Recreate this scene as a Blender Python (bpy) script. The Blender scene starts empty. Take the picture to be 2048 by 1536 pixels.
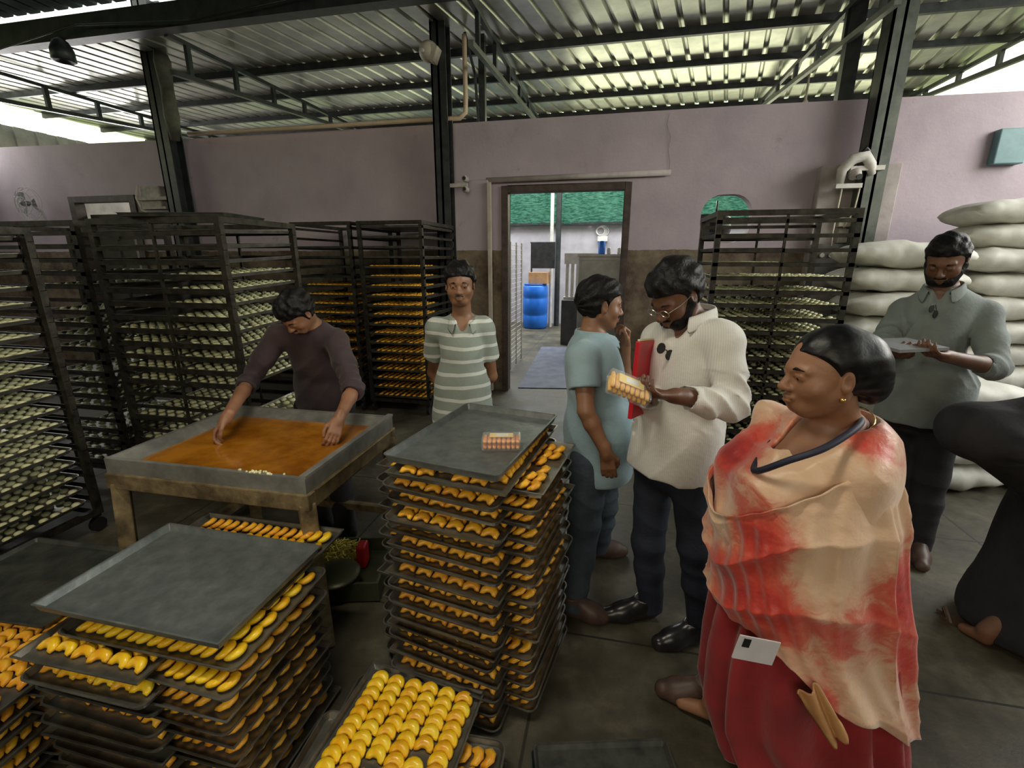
import bpy, bmesh, math, random
import numpy as np
from mathutils import Vector, Matrix, Euler, noise
random.seed(7); np.random.seed(7)
S = bpy.context.scene; COL = S.collection
# ---------------------------------------------------------------- camera, sky, lamps, exposure
F_PX, PITCH, YAW, CAM_H = 926.0, math.radians(15.3), math.radians(12.2), 1.65
cam = bpy.data.objects.new('camera', bpy.data.cameras.new('camera')); COL.objects.link(cam)
cam.data.sensor_width = 36; cam.data.lens = F_PX * 36 / 2048; cam.data.clip_start = 0.02; cam.data.clip_end = 200
cam.location = (0, 0, CAM_H); cam.rotation_euler = (math.pi/2 - PITCH, 0, YAW)
S.camera = cam
S.view_settings.view_transform = 'Standard'; S.view_settings.look = 'None'
S.view_settings.exposure = 0.42; S.view_settings.gamma = 1.0
S.cycles.use_denoising = True; S.cycles.max_bounces = 6; S.cycles.diffuse_bounces = 4; S.cycles.glossy_bounces = 3
S.cycles.caustics_reflective = False; S.cycles.caustics_refractive = False; S.cycles.sample_clamp_indirect = 6
W = bpy.data.worlds.new('sky'); S.world = W; W.use_nodes = True
wn = W.node_tree; bg = wn.nodes['Background']
geo = wn.nodes.new('ShaderNodeTexCoord'); sep = wn.nodes.new('ShaderNodeSeparateXYZ'); ramp = wn.nodes.new('ShaderNodeValToRGB')
wn.links.new(geo.outputs['Generated'], sep.inputs[0]); wn.links.new(sep.outputs['Z'], ramp.inputs[0]); wn.links.new(ramp.outputs[0], bg.inputs[0])
ramp.color_ramp.elements[0].position = 0.0; ramp.color_ramp.elements[0].color = (0.30, 0.36, 0.16, 1)
ramp.color_ramp.elements[1].position = 0.45; ramp.color_ramp.elements[1].color = (0.95, 1.0, 0.98, 1)
e = ramp.color_ramp.elements.new(0.10); e.color = (1.0, 1.0, 0.62, 1)
bg.inputs[1].default_value = 1.9

def area(name, loc, target, sx, sy, power, color):
    l = bpy.data.lights.new(name, 'AREA'); l.shape = 'RECTANGLE'; l.size = sx; l.size_y = sy; l.energy = power; l.color = color
    o = bpy.data.objects.new(name, l); COL.objects.link(o); o.location = loc
    o.rotation_euler = (Vector(target) - Vector(loc)).to_track_quat('-Z', 'Y').to_euler(); return o
# daylight by the open sides, plus added fills: front, tube, yard bounce
area('daylight_right_side', (5.0, 3.2, 3.3), (-0.5, 2.6, 0.9), 4.0, 1.1, 120, (1.0, 0.98, 0.93))
area('added_front_fill', (-0.4, -3.0, 2.9), (-0.6, 3.0, 0.7), 3.2, 1.3, 44, (1.0, 0.88, 0.68))  # added warm fill from behind the camera; the front wall is closed
area('daylight_yard', (-0.9, 10.4, 4.6), (-0.9, 9.4, 0.0), 6.0, 1.6, 230, (0.97, 1.0, 0.98))
area('added_tube_light', (-0.95, 0.75, 3.42), (-1.0, 1.25, 0.0), 1.2, .12, 24, (1.0, 0.93, 0.76))  # added lamp, brightens the trays and biscuits from above
area('daylight_left_gap', (-9.3, 6.6, 3.3), (-5.6, 6.2, 4.1), 3.6, .5, 70, (1.0, .98, .95))
area('added_yard_bounce', (1.6, 9.5, 3.1), (1.7, 7.2, 4.1), 5.0, .6, 38, (1.0, 1.0, .66))  # added upward fill standing in for light bounced off the yard
# ---------------------------------------------------------------- geometry of the view, to place things at real points
_cp, _sp, _cy, _sy = math.cos(PITCH), math.sin(PITCH), math.cos(YAW), math.sin(YAW)
FW = Vector((-_sy*_cp, _cy*_cp, -_sp)); RT = Vector((_cy, _sy, 0)); UP = RT.cross(FW); C0 = Vector((0, 0, CAM_H))
def ray(px, py): return FW*F_PX + RT*(px-1024) - UP*(py-768)
def aty(px, py, y): r = ray(px, py); return C0 + r*(y/r.y)
def atz(px, py, z): r = ray(px, py); return C0 + r*((z-CAM_H)/r.z)
def pix(p):
    v = Vector(p) - C0; d = v.dot(FW)
    if d < 0.05: return (-9999, -9999, d)
    return (1024 + F_PX*v.dot(RT)/d, 768 - F_PX*v.dot(UP)/d, d)
# ---------------------------------------------------------------- helpers
def tag(o, label=None, cat=None, group=None, kind=None):
    if label: o['label'] = label
    if cat: o['category'] = cat
    if group: o['group'] = group
    if kind: o['kind'] = kind
    return o
def empty(name, loc=(0, 0, 0), rz=0.0):
    o = bpy.data.objects.new(name, None); COL.objects.link(o); o.location = loc; o.rotation_euler = (0, 0, rz); o.empty_display_size = .1
    return o
def link_mesh(name, me, mat=None, parent=None, smooth=False, loc=None):
    if mat is not None and not me.materials: me.materials.append(mat)
    if smooth: me.polygons.foreach_set('use_smooth', [True]*len(me.polygons))
    o = bpy.data.objects.new(name, me); COL.objects.link(o)
    if parent: o.parent = parent
    if loc: o.location = loc
    return o
def np_mesh(name, V, Fq):
    """V (n,3), Fq list of faces arrays: (m,4) or (m,3) arrays"""
    me = bpy.data.meshes.new(name); V = np.asarray(V, np.float32)
    if not isinstance(Fq, (list, tuple)): Fq = [Fq]
    Fq = [np.asarray(f, np.int32) for f in Fq if len(f)]
    me.vertices.add(len(V)); me.vertices.foreach_set('co', V.ravel())
    nl = sum(f.size for f in Fq); npol = sum(len(f) for f in Fq)
    me.loops.add(nl); me.loops.foreach_set('vertex_index', np.concatenate([f.ravel() for f in Fq]))
    st = []; tot = []; c = 0
    for f in Fq:
        k = f.shape[1]; st.append(c + np.arange(len(f))*k); tot.append(np.full(len(f), k)); c += f.size
    me.polygons.add(npol); me.polygons.foreach_set('loop_start', np.concatenate(st)); me.polygons.foreach_set('loop_total', np.concatenate(tot))
    me.update(calc_edges=True); me.validate(); return me
class MB:
    """collects boxes, bars, tubes into one mesh"""
    def __init__(s): s.bm = bmesh.new()
    def box(s, x0, x1, y0, y1, z0, z1, M=None):
        vs = [s.bm.verts.new((x, y, z)) for z in (z0, z1) for y in (y0, y1) for x in (x0, x1)]
        for f in ((0, 2, 3, 1), (4, 5, 7, 6), (0, 1, 5, 4), (2, 6, 7, 3), (0, 4, 6, 2), (1, 3, 7, 5)): s.bm.faces.new([vs[i] for i in f])
        if M is not None: bmesh.ops.transform(s.bm, matrix=M, verts=vs)
        return s
    def bar(s, a, b, w, h=None):
        a = Vector(a); b = Vector(b); h = h or w; d = b-a; L = d.length
        q = d.to_track_quat('Z', 'X' if abs(d.normalized().z) > .9 else 'Y')
        return s.box(-w/2, w/2, -h/2, h/2, 0, L, Matrix.Translation(a) @ q.to_matrix().to_4x4())
    def tube(s, pts, r, seg=8, closed=False, cap=True):
        pts = [Vector(p) for p in pts]; n = len(pts); rings = []
        rr = r if isinstance(r, (list, tuple)) else [r]*n
        ref = None
        for i, p in enumerate(pts):
            if closed: t = pts[(i+1) % n]-pts[i-1]
            else: t = pts[min(i+1, n-1)]-pts[max(i-1, 0)]
            t.normalize()
            if ref is None: ref = Vector((0, 0, 1)) if abs(t.z) < .9 else Vector((1, 0, 0))
            u = ref - t*ref.dot(t); u.normalize(); ref = u; v = t.cross(u)
            rings.append([s.bm.verts.new(p + (u*math.cos(a)+v*math.sin(a))*rr[i]) for a in [2*math.pi*k/seg for k in range(seg)]])
        for i in range(n if closed else n-1):
            A = rings[i]; B = rings[(i+1) % n]
            for k in range(seg): s.bm.faces.new((A[k], A[(k+1) % seg], B[(k+1) % seg], B[k]))
        if cap and not closed: s.bm.faces.new(rings[0][::-1]); s.bm.faces.new(rings[-1])
        return s
    def lathe(s, prof, seg=20, M=None, sx=1, sy=1):
        rings = []; allv = []
        for r, z in prof:
            R = [s.bm.verts.new((r*sx*math.cos(2*math.pi*k/seg), r*sy*math.sin(2*math.pi*k/seg), z)) for k in range(seg)]
            rings.append(R); allv += R
        for A, B in zip(rings, rings[1:]):
            for k in range(seg): s.bm.faces.new((A[k], A[(k+1) % seg], B[(k+1) % seg], B[k]))
        if prof[0][0] > 1e-4: s.bm.faces.new(rings[0][::-1])
        if prof[-1][0] > 1e-4: s.bm.faces.new(rings[-1])
        if M is not None: bmesh.ops.transform(s.bm, matrix=M, verts=allv)
        return s
    def poly(s, pts, thick):
        """prism: polygon pts extruded by vector thick"""
        t = Vector(thick); a = [s.bm.verts.new(p) for p in pts]; b = [s.bm.verts.new(Vector(p)+t) for p in pts]; n = len(pts)
        s.bm.faces.new(a[::-1]); s.bm.faces.new(b)
        for i in range(n): s.bm.faces.new((a[i], a[(i+1) % n], b[(i+1) % n], b[i]))
        return s
    def build(s, name, mat, parent=None, bevel=0, smooth=False, loc=None):
        bmesh.ops.remove_doubles(s.bm, verts=s.bm.verts, dist=1e-6)
        bmesh.ops.recalc_face_normals(s.bm, faces=s.bm.faces)
        me = bpy.data.meshes.new(name); s.bm.to_mesh(me); s.bm.free()
        o = link_mesh(name, me, mat, parent, smooth, loc)
        if bevel:
            m = o.modifiers.new('bevel', 'BEVEL'); m.width = bevel; m.segments = 2; m.limit_method = 'ANGLE'
        return o
def curve_to_mesh_obj(name, outer, holes, thick, mat, M):
    cu = bpy.data.curves.new(name, 'CURVE'); cu.dimensions = '2D'; cu.fill_mode = 'BOTH'; cu.extrude = thick/2
    for pts in [outer]+holes:
        sp = cu.splines.new('POLY'); sp.points.add(len(pts)-1)
        for p, q in zip(sp.points, pts): p.co = (q[0], q[1], 0, 1)
        sp.use_cyclic_u = True
    t = bpy.data.objects.new('tmp', cu); COL.objects.link(t)
    me = bpy.data.meshes.new_from_object(t.evaluated_get(bpy.context.evaluated_depsgraph_get()))
    bpy.data.objects.remove(t); me.name = name; me.transform(M); me.materials.clear()
    return link_mesh(name, me, mat)
# ---------------------------------------------------------------- materials
def mat(name, c1, c2=None, rough=.6, metal=0., scale=6., bump=0., bscale=30., detail=6., c3=None, spec=.5, wave=None, sheen=0., contrast=(.35, .65), coat=0., rand=0.):
    m = bpy.data.materials.new(name); m.use_nodes = True; nt = m.node_tree; N = nt.nodes; L = nt.links
    b = N['Principled BSDF']; b.inputs['Roughness'].default_value = rough; b.inputs['Metallic'].default_value = metal
    b.inputs['Specular IOR Level'].default_value = spec; b.inputs['Sheen Weight'].default_value = sheen; b.inputs['Coat Weight'].default_value = coat
    c1 = (*c1, 1); tc = N.new('ShaderNodeTexCoord'); co = tc.outputs['Object']
    if c2 is None: b.inputs['Base Color'].default_value = c1
    else:
        n = N.new('ShaderNodeTexNoise'); n.inputs['Scale'].default_value = scale; n.inputs['Detail'].default_value = detail; n.inputs['Roughness'].default_value = .62
        r = N.new('ShaderNodeValToRGB'); r.color_ramp.elements[0].position = contrast[0]; r.color_ramp.elements[1].position = contrast[1]
        r.color_ramp.elements[0].color = c1; r.color_ramp.elements[1].color = (*c2, 1)
        if c3: e = r.color_ramp.elements.new(contrast[1]+.12); e.color = (*c3, 1)
        L.new(co, n.inputs['Vector']); L.new(n.outputs['Fac'], r.inputs[0]); out = r.outputs[0]
        if rand:
            oi = N.new('ShaderNodeObjectInfo'); ad = N.new('ShaderNodeMath'); ad.operation = 'MULTIPLY_ADD'; ad.inputs[1].default_value = rand; ad.inputs[2].default_value = -rand/2
            a2 = N.new('ShaderNodeMath'); a2.operation = 'ADD'
            L.new(oi.outputs['Random'], ad.inputs[0]); L.new(ad.outputs[0], a2.inputs[0]); L.new(n.outputs['Fac'], a2.inputs[1]); L.new(a2.outputs[0], r.inputs[0])
        L.new(out, b.inputs['Base Color'])
    if bump:
        n2 = N.new('ShaderNodeTexNoise'); n2.inputs['Scale'].default_value = bscale; n2.inputs['Detail'].default_value = 5
        bu = N.new('ShaderNodeBump'); bu.inputs['Strength'].default_value = bump; bu.inputs['Distance'].default_value = .01
        L.new(co, n2.inputs['Vector']); L.new(n2.outputs['Fac'], bu.inputs['Height']); L.new(bu.outputs[0], b.inputs['Normal'])
    return m
def emis(name, c, s):
    m = bpy.data.materials.new(name); m.use_nodes = True; b = m.node_tree.nodes['Principled BSDF']
    b.inputs['Base Color'].default_value = (*c, 1); b.inputs['Emission Color'].default_value = (*c, 1); b.inputs['Emission Strength'].default_value = s; return m
M_steel_dark = mat('dark_painted_steel', (.018, .022, .024), (.045, .05, .05), rough=.45, metal=.2, scale=8, bump=.1)
M_roof = mat('galvanised_roof_sheet', (.30, .31, .26), (.52, .53, .45), rough=.32, metal=.7, scale=2.5, bump=.05, bscale=6)
M_rack = mat('greasy_rack_steel', (.014, .012, .010), (.060, .053, .040), rough=.45, metal=.5, scale=14, bump=.15)
M_tray = mat('aluminium_tray', (.17, .165, .145), (.32, .31, .27), rough=.32, metal=.75, scale=9, bump=.12, bscale=14)
M_traytop = mat('scuffed_aluminium_tray', (.15, .17, .165), (.24, .26, .25), rough=.42, metal=.55, scale=14, bump=.25, bscale=22, c3=(.36, .38, .36))
M_traydark = mat('dark_used_tray', (.045, .05, .045), (.11, .115, .10), rough=.45, metal=.5, scale=10, bump=.2)
M_dough = mat('pale_dough', (.66, .66, .36), (.86, .85, .54), rough=.6, scale=20)
M_bisc = mat('glazed_yellow_biscuit', (.84, .38, .008), (1.0, .64, .012), rough=.36, scale=22, c3=(1.0, .74, .04), coat=.25, rand=.25, contrast=(.3, .6))
M_biscs = mat('baked_orange_biscuit', (.74, .27, .012), (.98, .54, .03), rough=.4, scale=16, coat=.2, contrast=(.3, .65))
M_plaster = mat('old_plaster', (.34, .30, .29), (.48, .43, .42), rough=.85, scale=5, bump=.2)
M_white = mat('off_white_paint', (.55, .53, .50), (.72, .70, .66), rough=.6, scale=9)
M_blackp = mat('black_plastic', (.012, .012, .013), rough=.35)
M_blue = mat('blue_plastic', (.01, .13, .60), (.02, .19, .75), rough=.35, scale=3)
# ---------------------------------------------------------------- room shell
D = 5.59
def wall_material():
    m = bpy.data.materials.new('lilac_and_brown_wall_paint'); m.use_nodes = True; nt = m.node_tree; N = nt.nodes; L = nt.links
    b = N['Principled BSDF']; b.inputs['Roughness'].default_value = .85
    tc = N.new('ShaderNodeTexCoord'); sx = N.new('ShaderNodeSeparateXYZ'); L.new(tc.outputs['Object'], sx.inputs[0])
    def nz(sc, de, ro=.6):
        n = N.new('ShaderNodeTexNoise'); n.inputs['Scale'].default_value = sc; n.inputs['Detail'].default_value = de; n.inputs['Roughness'].default_value = ro; L.new(tc.outputs['Object'], n.inputs['Vector']); return n
    def rmp(src, a, b_, ca, cb):
        r = N.new('ShaderNodeValToRGB'); r.color_ramp.elements[0].position = a; r.color_ramp.elements[1].position = b_; r.color_ramp.elements[0].color = (*ca, 1); r.color_ramp.elements[1].color = (*cb, 1); L.new(src, r.inputs[0]); return r
    lil = rmp(nz(1.6, 8).outputs['Fac'], .35, .7, (.40, .335, .385), (.50, .425, .475))
    grime = rmp(nz(3.5, 9, .75).outputs['Fac'], .62, .80, (0, 0, 0), (1, 1, 1))
    mx = N.new('ShaderNodeMixRGB'); L.new(grime.outputs[0], mx.inputs[0]); L.new(lil.outputs[0], mx.inputs[1]); mx.inputs[2].default_value = (.26, .21, .21, 1)
    br = rmp(nz(2.5, 10, .7).outputs['Fac'], .38, .66, (.075, .045, .032), (.27, .22, .15))
    wob = N.new('ShaderNodeMath'); wob.operation = 'MULTIPLY_ADD'; wob.inputs[1].default_value = .03; L.new(nz(9, 4).outputs['Fac'], wob.inputs[0]); L.new(sx.outputs['Z'], wob.inputs[2])
    gt = N.new('ShaderNodeMath'); gt.operation = 'GREATER_THAN'; gt.inputs[1].default_value = 1.745; L.new(wob.outputs[0], gt.inputs[0])
    m2 = N.new('ShaderNodeMixRGB'); L.new(gt.outputs[0], m2.inputs[0]); L.new(br.outputs[0], m2.inputs[1]); L.new(mx.outputs[0], m2.inputs[2])
    L.new(m2.outputs[0], b.inputs['Base Color'])
    bu = N.new('ShaderNodeBump'); bu.inputs['Strength'].default_value = .25; bu.inputs['Distance'].default_value = .01; L.new(nz(26, 6).outputs['Fac'], bu.inputs['Height']); L.new(bu.outputs[0], b.inputs['Normal'])
    return m
M_wall = wall_material()
M_inner = mat('bare_grey_plaster', (.30, .28, .27), (.42, .40, .39), rough=.9, scale=3, bump=.2)
def floor_material():
    m = bpy.data.materials.new('worn_concrete_floor'); m.use_nodes = True; nt = m.node_tree; N = nt.nodes; L = nt.links
    b = N['Principled BSDF']; tc = N.new('ShaderNodeTexCoord')
    def nz(sc, de, ro=.6):
        n = N.new('ShaderNodeTexNoise'); n.inputs['Scale'].default_value = sc; n.inputs['Detail'].default_value = de; n.inputs['Roughness'].default_value = ro; L.new(tc.outputs['Object'], n.inputs['Vector']); return n
    a = nz(2.2, 10, .7); r = N.new('ShaderNodeValToRGB'); L.new(a.outputs['Fac'], r.inputs[0])
    for i, (p, c) in enumerate(((.33, (.034, .029, .018)), (.52, (.080, .070, .044)), (.70, (.165, .148, .10)))):
        el = r.color_ramp.elements[i] if i < 2 else r.color_ramp.elements.new(p); el.position = p; el.color = (*c, 1)
    a2 = nz(16, 6, .7); r2 = N.new('ShaderNodeValToRGB'); L.new(a2.outputs['Fac'], r2.inputs[0]); r2.color_ramp.elements[0].position = .34; r2.color_ramp.elements[0].color = (.5, .5, .5, 1); r2.color_ramp.elements[1].position = .6; r2.color_ramp.elements[1].color = (1, 1, 1, 1)
    mu = N.new('ShaderNodeMixRGB'); mu.blend_type = 'MULTIPLY'; mu.inputs[0].default_value = .6; L.new(r.outputs[0], mu.inputs[1]); L.new(r2.outputs[0], mu.inputs[2])
    # slab joints
    br = N.new('ShaderNodeTexBrick'); br.offset = 0; br.inputs['Scale'].default_value = 1; br.inputs['Mortar Size'].default_value = .006; br.inputs['Brick Width'].default_value = 1.22; br.inputs['Row Height'].default_value = 1.22
    mp = N.new('ShaderNodeMapping'); mp.inputs['Location'].default_value = (.22, -.53, 0); L.new(tc.outputs['Object'], mp.inputs[0]); L.new(mp.outputs[0], br.inputs['Vector'])
    m3 = N.new('ShaderNodeMixRGB'); L.new(br.outputs['Fac'], m3.inputs[0]); L.new(mu.outputs[0], m3.inputs[1]); m3.inputs[2].default_value = (.02, .018, .012, 1)
    L.new(m3.outputs[0], b.inputs['Base Color'])
    rr = N.new('ShaderNodeMapRange'); rr.inputs[1].default_value = .3; rr.inputs[2].default_value = .7; rr.inputs[3].default_value = .42; rr.inputs[4].default_value = .75; L.new(a.outputs['Fac'], rr.inputs[0]); L.new(rr.outputs[0], b.inputs['Roughness'])
    bu = N.new('ShaderNodeBump'); bu.inputs['Strength'].default_value = .3; bu.inputs['Distance'].default_value = .01; L.new(a2.outputs['Fac'], bu.inputs['Height']); L.new(bu.outputs[0], b.inputs['Normal'])
    return m
def struct(o): o['kind'] = 'structure'; return o
struct(MB().box(-10.1, 6.2, -4.2, 13.0, -.12, 0).build('floor', floor_material()))
# back wall with the doorway, a smaller doorway on the left and the round-cornered opening
def rrect(x0, x1, z0, z1, r, n=6):
    out = []
    for cx, cz, a0 in ((x1-r, z1-r, 0), (x0+r, z1-r, 90), (x0+r, z0+r, 180), (x1-r, z0+r, 270)):
        for k in range(n+1):
            a = math.radians(a0+90*k/n); out.append((cx+r*math.cos(a), cz+r*math.sin(a)))
    return out
outer = [(-10, 0), (-7.68, 0), (-7.68, 2.48), (-6.52, 2.48), (-6.52, 0), (-1.33, 0), (-1.33, 2.44), (.13, 2.44), (.13, 0), (6, 0), (6, 3.09), (3.2, 3.10), (1.2, 3.12), (-2, 3.12), (-5.5, 3.13), (-10, 3.19)]
XZ = Matrix.Translation((0, D+.07, 0)) @ Matrix.Rotation(math.pi/2, 4, 'X')
struct(curve_to_mesh_obj('wall_back', outer, [rrect(.87, 1.38, 1.80, 2.29, .2)], .14, M_wall, XZ))
struct(MB().box(-10.05, -9.95, -4, 12, 0, 3.2).build('wall_left', M_plaster))
struct(MB().box(5.6, 5.75, -4, 12, 0, 2.5).build('wall_right', M_plaster))
struct(MB().box(-10, 6, -4.15, -4.0, 0, 4.5).build('wall_front', M_plaster))
struct(MB().box(-10, 6, 12.0, 12.15, 0, 2.46).build('wall_rear', mat('grey_lilac_render', (.36, .34, .38), (.48, .46, .50), rough=.9, scale=2.5, bump=.1)))
# left corrugated side cladding above the wall (leaves the bright strip below the roof)
def corrugated(name, x0, x1, y0, y1, z, pitch, ang, hgt=.034, slope=0.0, mat_=None):
    """ribbed sheet; ribs run at angle ang from +y"""
    d = Vector((math.sin(ang), math.cos(ang))); n = Vector((math.cos(ang), -math.sin(ang)))
    cs = [Vector((x, y)) for x in (x0, x1) for y in (y0, y1)]
    us = [c.dot(n) for c in cs]; vs = [c.dot(d) for c in cs]
    u0, u1, v0, v1 = min(us), max(us), min(vs), max(vs)
    prof = []; k = math.floor(u0/pitch)
    while k*pitch < u1:
        b = k*pitch
        for f, h in ((0, 0), (.30, 0), (.62, .0), (.70, 1), (.84, 1), (.92, 0)): prof.append((b+f*pitch, h*hgt))
        k += 1
    bm = bmesh.new(); rows = []
    for v in (v0, v1):
        rows.append([bm.verts.new((n.x*u+d.x*v, n.y*u+d.y*v, z+h)) for u, h in prof])
    for i in range(len(prof)-1): bm.faces.new((rows[0][i], rows[0][i+1], rows[1][i+1], rows[1][i]))
    for co, no in (((x0, 0, 0), (-1, 0, 0)), ((x1, 0, 0), (1, 0, 0)), ((0, y0, 0), (0, -1, 0)), ((0, y1, 0), (0, 1, 0))):
        bmesh.ops.bisect_plane(bm, geom=bm.verts[:]+bm.edges[:]+bm.faces[:], plane_co=co, plane_no=no, clear_outer=True)
    for v in bm.verts: v.co.z += slope*(v.co.y-y1)
    me = bpy.data.meshes.new(name); bm.to_mesh(me); bm.free()
    o = link_mesh(name, me, mat_); sm = o.modifiers.new('s', 'SOLIDIFY'); sm.thickness = .004
    return o
ZR = 4.02
struct(corrugated('ceiling', -9.7, 4.25, 4.72, 8.86, ZR, .212, math.radians(11.8), mat_=M_roof))
struct(corrugated('ceiling', -10, 5.6, -4.1, 4.62, 4.17, .19, 0.0, slope=-.02, mat_=mat('teal_roof_sheet', (.03, .05, .055), (.06, .085, .09), rough=.6, metal=.2)))
# side cladding
bm = MB()
for i in range(28): bm.box(-9.95, -9.90+(.03 if i % 2 else 0), 4.5+i*.16, 4.66+i*.16, 3.1, 3.74)
o = bm.build('corrugated_cladding', mat('pale_weathered_cladding', (.30, .31, .27), (.42, .43, .38), rough=.6, metal=.2, scale=4))
tag(o, 'pale corrugated side cladding under the bright strip at far left, above the wall', 'cladding')
# beam where the two roofs meet
tag(MB().box(-10, 5.5, 4.62, 4.76, 3.90, 4.12).build('roof_beam', M_steel_dark), 'wide dark steel beam crossing the top left, where the two roofs meet', 'beam')
# purlins
ords = ['first', 'second', 'third', 'fourth', 'fifth', 'sixth', 'seventh', 'eighth', 'ninth', 'tenth', 'eleventh', 'twelfth', 'thirteenth', 'fourteenth', 'fifteenth', 'sixteenth', 'seventeenth', 'eighteenth', 'nineteenth', 'twentieth', 'twenty-first', 'twenty-second', 'twenty-third', 'twenty-fourth', 'twenty-fifth', 'twenty-sixth', 'twenty-seventh', 'twenty-eighth', 'twenty-ninth', 'thirtieth'] + ['thirty-'+s for s in ('first', 'second', 'third', 'fourth', 'fifth', 'sixth')]
for i, (y, w) in enumerate(((6.03, .07), (6.95, .06), (7.9, .06), (8.80, .10))):
    o = MB().box(-9.7, 4.25, y-w*.35, y+w*.35, ZR-.012-w*1.05, ZR-.006).build('roof_purlin', M_steel_dark)
    tag(o, 'dark steel purlin under the ribbed roof, %s counted from the beam towards the back' % ords[i], 'purlin', 'purlins under the ribbed roof')
# trusses
tn = ['at far left, beside the bright strip', 'between the left column and the middle column', 'running back from the thin post on the wall', 'slanting down to the wall right of the round opening', 'at far right against the glaring sky']
for X, nm in zip((-7.8, -4.75, -1.42, 2.02, 4.12), tn):
    t = empty('roof_truss', (X, 4.76, 0)); tag(t, 'dark steel ladder truss ' + nm, 'truss', 'ladder trusses under the ribbed roof')
    def zl(y): return 3.56 + .30*min(1, (y-4.76)/3.9)
    MB().bar((0, 0, ZR-.11), (0, 4.05, ZR-.10), .045, .045).build('top_chord', M_steel_dark, t)
    MB().bar((0, 0, 3.56), (0, 4.05, 3.86), .05, .05).build('bottom_chord', mat('grey_truss_tube', (.10, .11, .10), (.17, .18, .15), rough=.5, metal=.3) if X in (-1.42, 2.02) else M_steel_dark, t)
    for k in range(6):
        y = .25+k*.68; MB().bar((0, y, zl(y+4.76)), (0, y, ZR-.11), .04, .055).build('strut', M_steel_dark, t)
# columns
def hcol(name, x, y, w, z1, label, m=M_steel_dark):
    t = MB(); t.box(x-w/2, x+w/2, y-w/2, y-w/2+.015, 0, z1).box(x-w/2, x+w/2, y+w/2-.015, y+w/2, 0, z1).box(x-.012, x+.012, y-w/2, y+w/2, 0, z1)
    t.box(x-w*.5, x-w*.5+.02, y-w/2, y+w/2, 0, z1)
    return tag(t.build(name, m), label, 'column', 'steel roof columns')
hcol('steel_column', -1.955, 5.42, .17, 4.3, 'dark steel column rising left of the doorway, carrying a lamp')
hcol('steel_column', -5.60, 5.40, .20, 4.6, 'thick dark steel column at left, rising behind the racks')
hcol('steel_column', 2.33, 5.40, .19, 4.3, 'grey-green steel column at right, beside the wall switch box', mat('grey_green_steel', (.07, .08, .07), (.13, .14, .12), rough=.5, metal=.3))
tag(MB().box(2.02, 2.15, 5.62, 5.72, 3.1, 3.99).build('steel_column', M_steel_dark), 'short steel post standing on the wall top, left of the right-hand column', 'column')
t = MB().box(-1.60, -1.53, 5.64, 5.71, 3.11, 3.99); t.tube([(-1.72, 5.55, 3.98), (-1.63, 5.6, 3.6), (-1.60, 5.62, 3.12)], .016)
tag(t.build('thin_steel_post', M_steel_dark), 'thin steel post standing on the wall top above the doorway left side', 'column')
# wrapped bundle strapped on the left column
pts = []
t = MB(); t.tube([(-5.44, 5.33, 3.05), (-5.40, 5.30, 3.3), (-5.42, 5.32, 3.6), (-5.40, 5.30, 3.9), (-5.46, 5.33, 4.1)], [.05, .085, .07, .09, .04], seg=10)
tag(t.build('cloth_bundle', mat('dusty_dark_cloth', (.06, .06, .045), (.12, .12, .09), rough=.9, bump=.4), smooth=True), 'dusty rolled bundle tied to the thick left column', 'bundle')
t = empty('added_tube_lamp', (-0.95, 0.75, 3.50)); tag(t, 'unseen white tube lamp added above the tray stacks to brighten them', 'lamp')  # unseen fixture, added to go with the light over the trays
MB().box(-.62, .62, -.03, .03, 0, .05).build('housing', M_white, t); MB().tube([(-.60, 0, -.03), (.60, 0, -.03)], .013, seg=10).build('tube', emis('lit_tube', (1, .95, .82), 6), t)
for x in (-.5, .5): MB().tube([(x, 0, .05), (x, 0, .93)], .004).build('hanger', M_blackp, t)
# pilasters (plaster ribs of the wall)
struct(MB().box(-1.93, -1.47, 5.50, D, 0, 2.50).build('trim_1', M_wall, bevel=.01))
struct(MB().box(-1.47, -1.43, 5.46, 5.50, .02, 2.47).build('trim_2', mat('limewash_edge', (.55, .50, .42), (.40, .33, .26), rough=.8, scale=4)))
struct(MB().box(1.93, 2.62, 5.47, D, 0, 2.52).build('trim_3', M_plaster, bevel=.01))
struct(MB().tube([(-1.5, 5.545, 2.50), (.52, 5.545, 2.515)], .03, seg=10).build('trim_4', M_plaster, smooth=True))
# door frames
M_wood = mat('dark_brown_door_frame', (.035, .022, .018), (.08, .055, .045), rough=.6, scale=10)
t = MB().box(-1.33, -1.255, 5.56, 5.70, 0, 2.44).box(.055, .13, 5.56, 5.70, 0, 2.44).box(-1.255, .055, 5.56, 5.70, 2.365, 2.44)
struct(t.build('door_1', M_wood, bevel=.004))
t = MB().box(-7.68, -7.58, 5.56, 5.70, 0, 2.48).box(-6.62, -6.52, 5.56, 5.70, 0, 2.48).box(-7.58, -6.62, 5.56, 5.70, 2.40, 2.48)
d2 = struct(t.build('door_2', M_wood))
MB().box(-7.55, -6.85, 5.72, 5.76, .02, 2.25).build('door_leaf', mat('olive_door_leaf', (.05, .045, .03), (.09, .08, .055), rough=.7), d2)
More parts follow.
